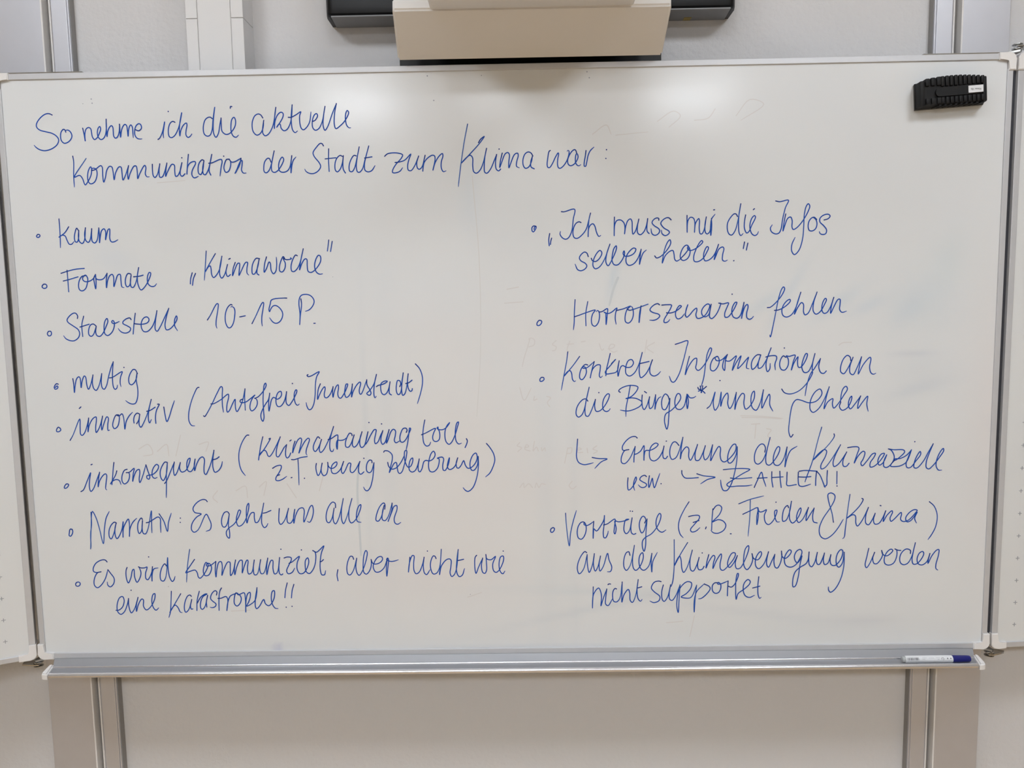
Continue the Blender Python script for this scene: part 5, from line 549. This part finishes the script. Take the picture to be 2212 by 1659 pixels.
MARKS = {'bullet': ('bullet_mark', 'small blue hand drawn ring as a bullet'), 'colon': ('colon_mark', 'blue handwritten colon'),
         'opening_quote_mark': ('quote_mark', 'blue low opening quotation mark'), 'closing_quote_mark': ('quote_mark', 'blue high closing quotation mark'),
         'dash': ('dash_mark', 'short blue dash'), 'opening_bracket': ('bracket_mark', 'blue opening bracket'), 'closing_bracket': ('bracket_mark', 'blue closing bracket'),
         'comma': ('comma_mark', 'blue comma'), 'full_stop': ('full_stop_mark', 'blue full stop'), 'exclamation_mark': ('exclamation_mark', 'blue exclamation mark'),
         'asterisk': ('asterisk_mark', 'blue asterisk'), 'arrow': ('arrow_mark', 'blue hooked arrow'), 'ampersand': ('ampersand_mark', 'blue ampersand'),
         'number_ten': ('handwritten_number', 'blue handwritten number ten'), 'number_fifteen': ('handwritten_number', 'blue handwritten number fifteen')}
for n, st in parse(WRITING):
    nm, lab = MARKS.get(n, ('handwritten_word', 'blue handwriting reading ' + n))
    o = strokes_mesh(nm, st, .00108, marker_ink, M_INK, surf, -.00030)
    o['label'] = lab
GH = {'g': (.675, .655, .650), 'v': (.68, .675, .67), 'b': (.60, .64, .67)}
for n, st in parse(GHOST):
    c = GH[n]
    o = strokes_mesh('wiped_writing', st, .0010 if n != 'b' else .0025, lambda d, t_, s, c=c: c, M_GHOST, surf, -.00008)
    o['label'] = 'faint remains of wiped writing'; o['kind'] = 'stuff'
for x, z, r in SPECKS:
    if x < -.985: continue
    strokes_mesh('ink_speck', [[(x, z)]], min(r, .0018)*.6, lambda d, t_, s: (.34, .36, .42), M_INK, surf, -.0001)

# ---------------------------------------------------------------- magnetic eraser
t = thing('board_eraser', 'black ribbed foam eraser with a white name sticker near the top right corner', 'eraser', (.876, 0, .50))
ang = math.radians(3.7); ox, oz = .8085, .4955
def E(v):                                                   # local u along the eraser, y depth, w up
    u, y, w_ = v; u = u - .0060*(-y/.03)*(u/.1335) - .002*(-y/.03); return Vector((ox + u*math.cos(ang) - w_*math.sin(ang), y, oz + u*math.sin(ang) + w_*math.cos(ang)))
def TE(bm):
    for v in bm.verts: v.co = E(v.co)
    return bm
LEN, HT, DP = .1335, .0555, .0310
def top(u):                                                 # the top edge climbs in a shallow arch
    k = u/LEN; return .0492 + .0052*math.sin(min(1, max(0, k))*math.pi) - .0015*k
link('felt_pad', TE(B(.0005, LEN, -.006, -.0003, -.0005, .0480)), M_FELT, t)
bm = NB(); n = 14; rows = []
for i in range(n+1):
    u = LEN*i/n; fu = .006+(LEN-.012)*i/n
    dp = -(DP-.0035) if 0 < i < n else -(DP-.006)
    rows.append([bm.verts.new(p) for p in ((u, -.005, 0), (fu if i < n else u-.003, dp, .0035), (fu if i < n else u-.003, dp, top(u)-.003), (u, -.005, top(u)))])
for a, b in zip(rows, rows[1:]):
    for k in range(4): bm.faces.new((a[k], a[(k+1) % 4], b[(k+1) % 4], b[k]))
bm.faces.new(rows[0]); bm.faces.new(rows[-1][::-1])
link('eraser_body', TE(bm), M_FOAM, t)
def rib(u0, u1, w0, w1, wrap):
    bm = NB(); tp = top((u0+u1)/2)
    d = -DP
    if wrap > 0: box(bm, u0, u1, d, -.008, w0, tp+.0008, bev=.0016)
    else: box(bm, u0, u1, d, -.008, w0, w1, bev=.0016)
    link('rib', TE(bm), M_FOAM, t, True)
us = [.0115, .0225, .034] + [.0425+.0088*k for k in range(10)]
for k, u in enumerate(us):
    wd = .0085 if k < 3 else .0068
    lo_t = .0375 if k < 3 else .0350
    rib(u, u+wd, lo_t, 0, 1)
    rib(u, u+wd, .0035, .0150, -1)
for u in (.001, LEN-.0085):
    bm = NB(); box(bm, u, u+.0085, -DP+.001, -.006, .001, top(u)-.001, bev=.0022); link('end_block', TE(bm), M_FOAM, t, True)
bm = NB()
pl = arc(.0390, .0245, .0082, 90, 270, 8) + [(.0745, .0163), (.0745, .0327)]
extrude_profile(bm, pl, 'y', -DP-.0006, -DP+.006)
link('grip_strip', TE(bm), M_FOAM, t)
bm = NB(); box(bm, .0745, LEN-.010, -DP+.0012, -DP+.008, .0160, .0338, bev=.001); link('centre_strip', TE(bm), M_FOAM, t)
for k in range(9):                                          # slanted grooves cut the lower side into slanted ribs
    u = .030+.0105*k
    bm = NB(); v = [bm.verts.new(p) for p in ((u, -.009, -.0008), (u+.0045, -.009, -.0008), (u+.0135, -.0265, -.0008), (u+.009, -.0265, -.0008), (u, -.009, .003), (u+.0045, -.009, .003), (u+.0135, -.0265, .003), (u+.009, -.0265, .003))]
    for f_ in ((0, 1, 2, 3), (7, 6, 5, 4), (0, 4, 5, 1), (1, 5, 6, 2), (2, 6, 7, 3), (3, 7, 4, 0)): bm.faces.new([v[i] for i in f_])
    link('slanted_rib', TE(bm), M_FOAM, t)
def text_mesh(body, size, f, name, m, parent):
    cu = bpy.data.curves.new(name, 'FONT'); cu.body = body; cu.size = size; cu.align_x = 'CENTER'; cu.align_y = 'CENTER'
    cu.extrude = 0; tmp = bpy.data.objects.new('tmp', cu); COL.objects.link(tmp)
    dg = bpy.context.evaluated_depsgraph_get(); me = bpy.data.meshes.new_from_object(tmp.evaluated_get(dg))
    bpy.data.objects.remove(tmp); bpy.data.curves.remove(cu)
    for v in me.vertices: v.co = f(v.co)
    o = bpy.data.objects.new(name, me); COL.objects.link(o); me.materials.clear(); me.materials.append(m)
    o.parent = parent
    return o
sx0, sx1, sz0, sz1 = .0960, .1255, .0185, .0315
bm = NB(); box(bm, sx0, sx1, -DP-.0006, -DP+.0012, sz0, sz1)
st = link('name_sticker', TE(bm), M_PAPER, t); st['label'] = 'white paper sticker with small black print, upside down'
text_mesh('Klasse 10b', .0052, lambda v: E(((sx0+sx1)/2 - v.x*.92, -DP-.0008, (sz0+sz1)/2 - v.y - .0005 + v.x*.05)), 'printed_text', M_PRINT, st)

# ---------------------------------------------------------------- marker pen in the tray
CY, CZ = -.0280, -.6103
t = thing('marker_pen', 'white board marker with a dark blue cap lying in the pen tray', 'marker', (.88, CY, -.6178))
r = .0073
link('barrel', lathe_x(NB(), [(.8092, .0035), (.8096, .0052), (.8112, .0062), (.8125, .0060), (.8145, .0066), (.9100, .0068)], CY, CZ, 28), M_BARREL, t, True)
lb = link('barrel_label', lathe_x(NB(), [(.8150, .0068), (.8152, r), (.9108, r), (.9112, .0068)], CY, CZ, 40), M_PAPER, t, True); lb['label'] = 'white printed barrel sleeve'
link('pen_cap', lathe_x(NB(), [(.9108, .0066), (.9110, .0072), (.9160, .0072), (.9400, .0068), (.9465, .0065), (.9482, .0056), (.9486, .003)], CY, CZ, 32), M_CAP, t, True)
def wrap(bm_, x0, x1, a0, a1, n=3):
    rr_ = r+.00012; A = []
    for k in range(n+1):
        a = math.radians(a0+(a1-a0)*k/n); y = CY-rr_*math.cos(a); z = CZ+rr_*math.sin(a)
        A.append((bm_.verts.new((x0, y, z)), bm_.verts.new((x1, y, z))))
    for p_, q_ in zip(A, A[1:]): bm_.faces.new((p_[0], p_[1], q_[1], q_[0]))
bm = NB(); x = .8170; rb = random.Random(3)
while x < .8405:
    wdt = rb.choice((.0003, .0003, .0006, .0009)); wrap(bm, x, x+wdt, 8, 50); x += wdt + rb.choice((.0003, .0004, .0006, .0012))
link('barcode', bm, M_PRINT, lb)
bm = NB()
for a in (-6, -20):
    x = .8170
    while x < .9085:
        wd = rb.uniform(.0008, .0022); wrap(bm, x, min(x+wd, .909), a-2.5, a+2.5, 1); x += wd+.0007
for a, xa, xb in ((42, .848, .857), (22, .848, .853), (40, .861, .871), (45, .875, .883), (20, .879, .882)):
    x = xa
    while x < xb: wd = rb.uniform(.0008, .002); wrap(bm, x, x+wd, a-3, a+3, 1); x += wd+.0006
link('small_print', bm, M_MARK, lb)
bm = NB()
for k in range(10):
    a = math.radians(30*k-60); c = math.cos(a)*.0024; s = math.sin(a)
    wrap(bm, .8895+c-.0004, .8895+c+.0004, 28+s*18-4, 28+s*18+4, 1)
link('round_symbol', bm, M_PRINT, lb)
bm = NB(); wrap(bm, .8985, .9003, 22, 42); wrap(bm, .9050, .9068, 22, 42); link('square_symbols', bm, M_PRINT, lb)
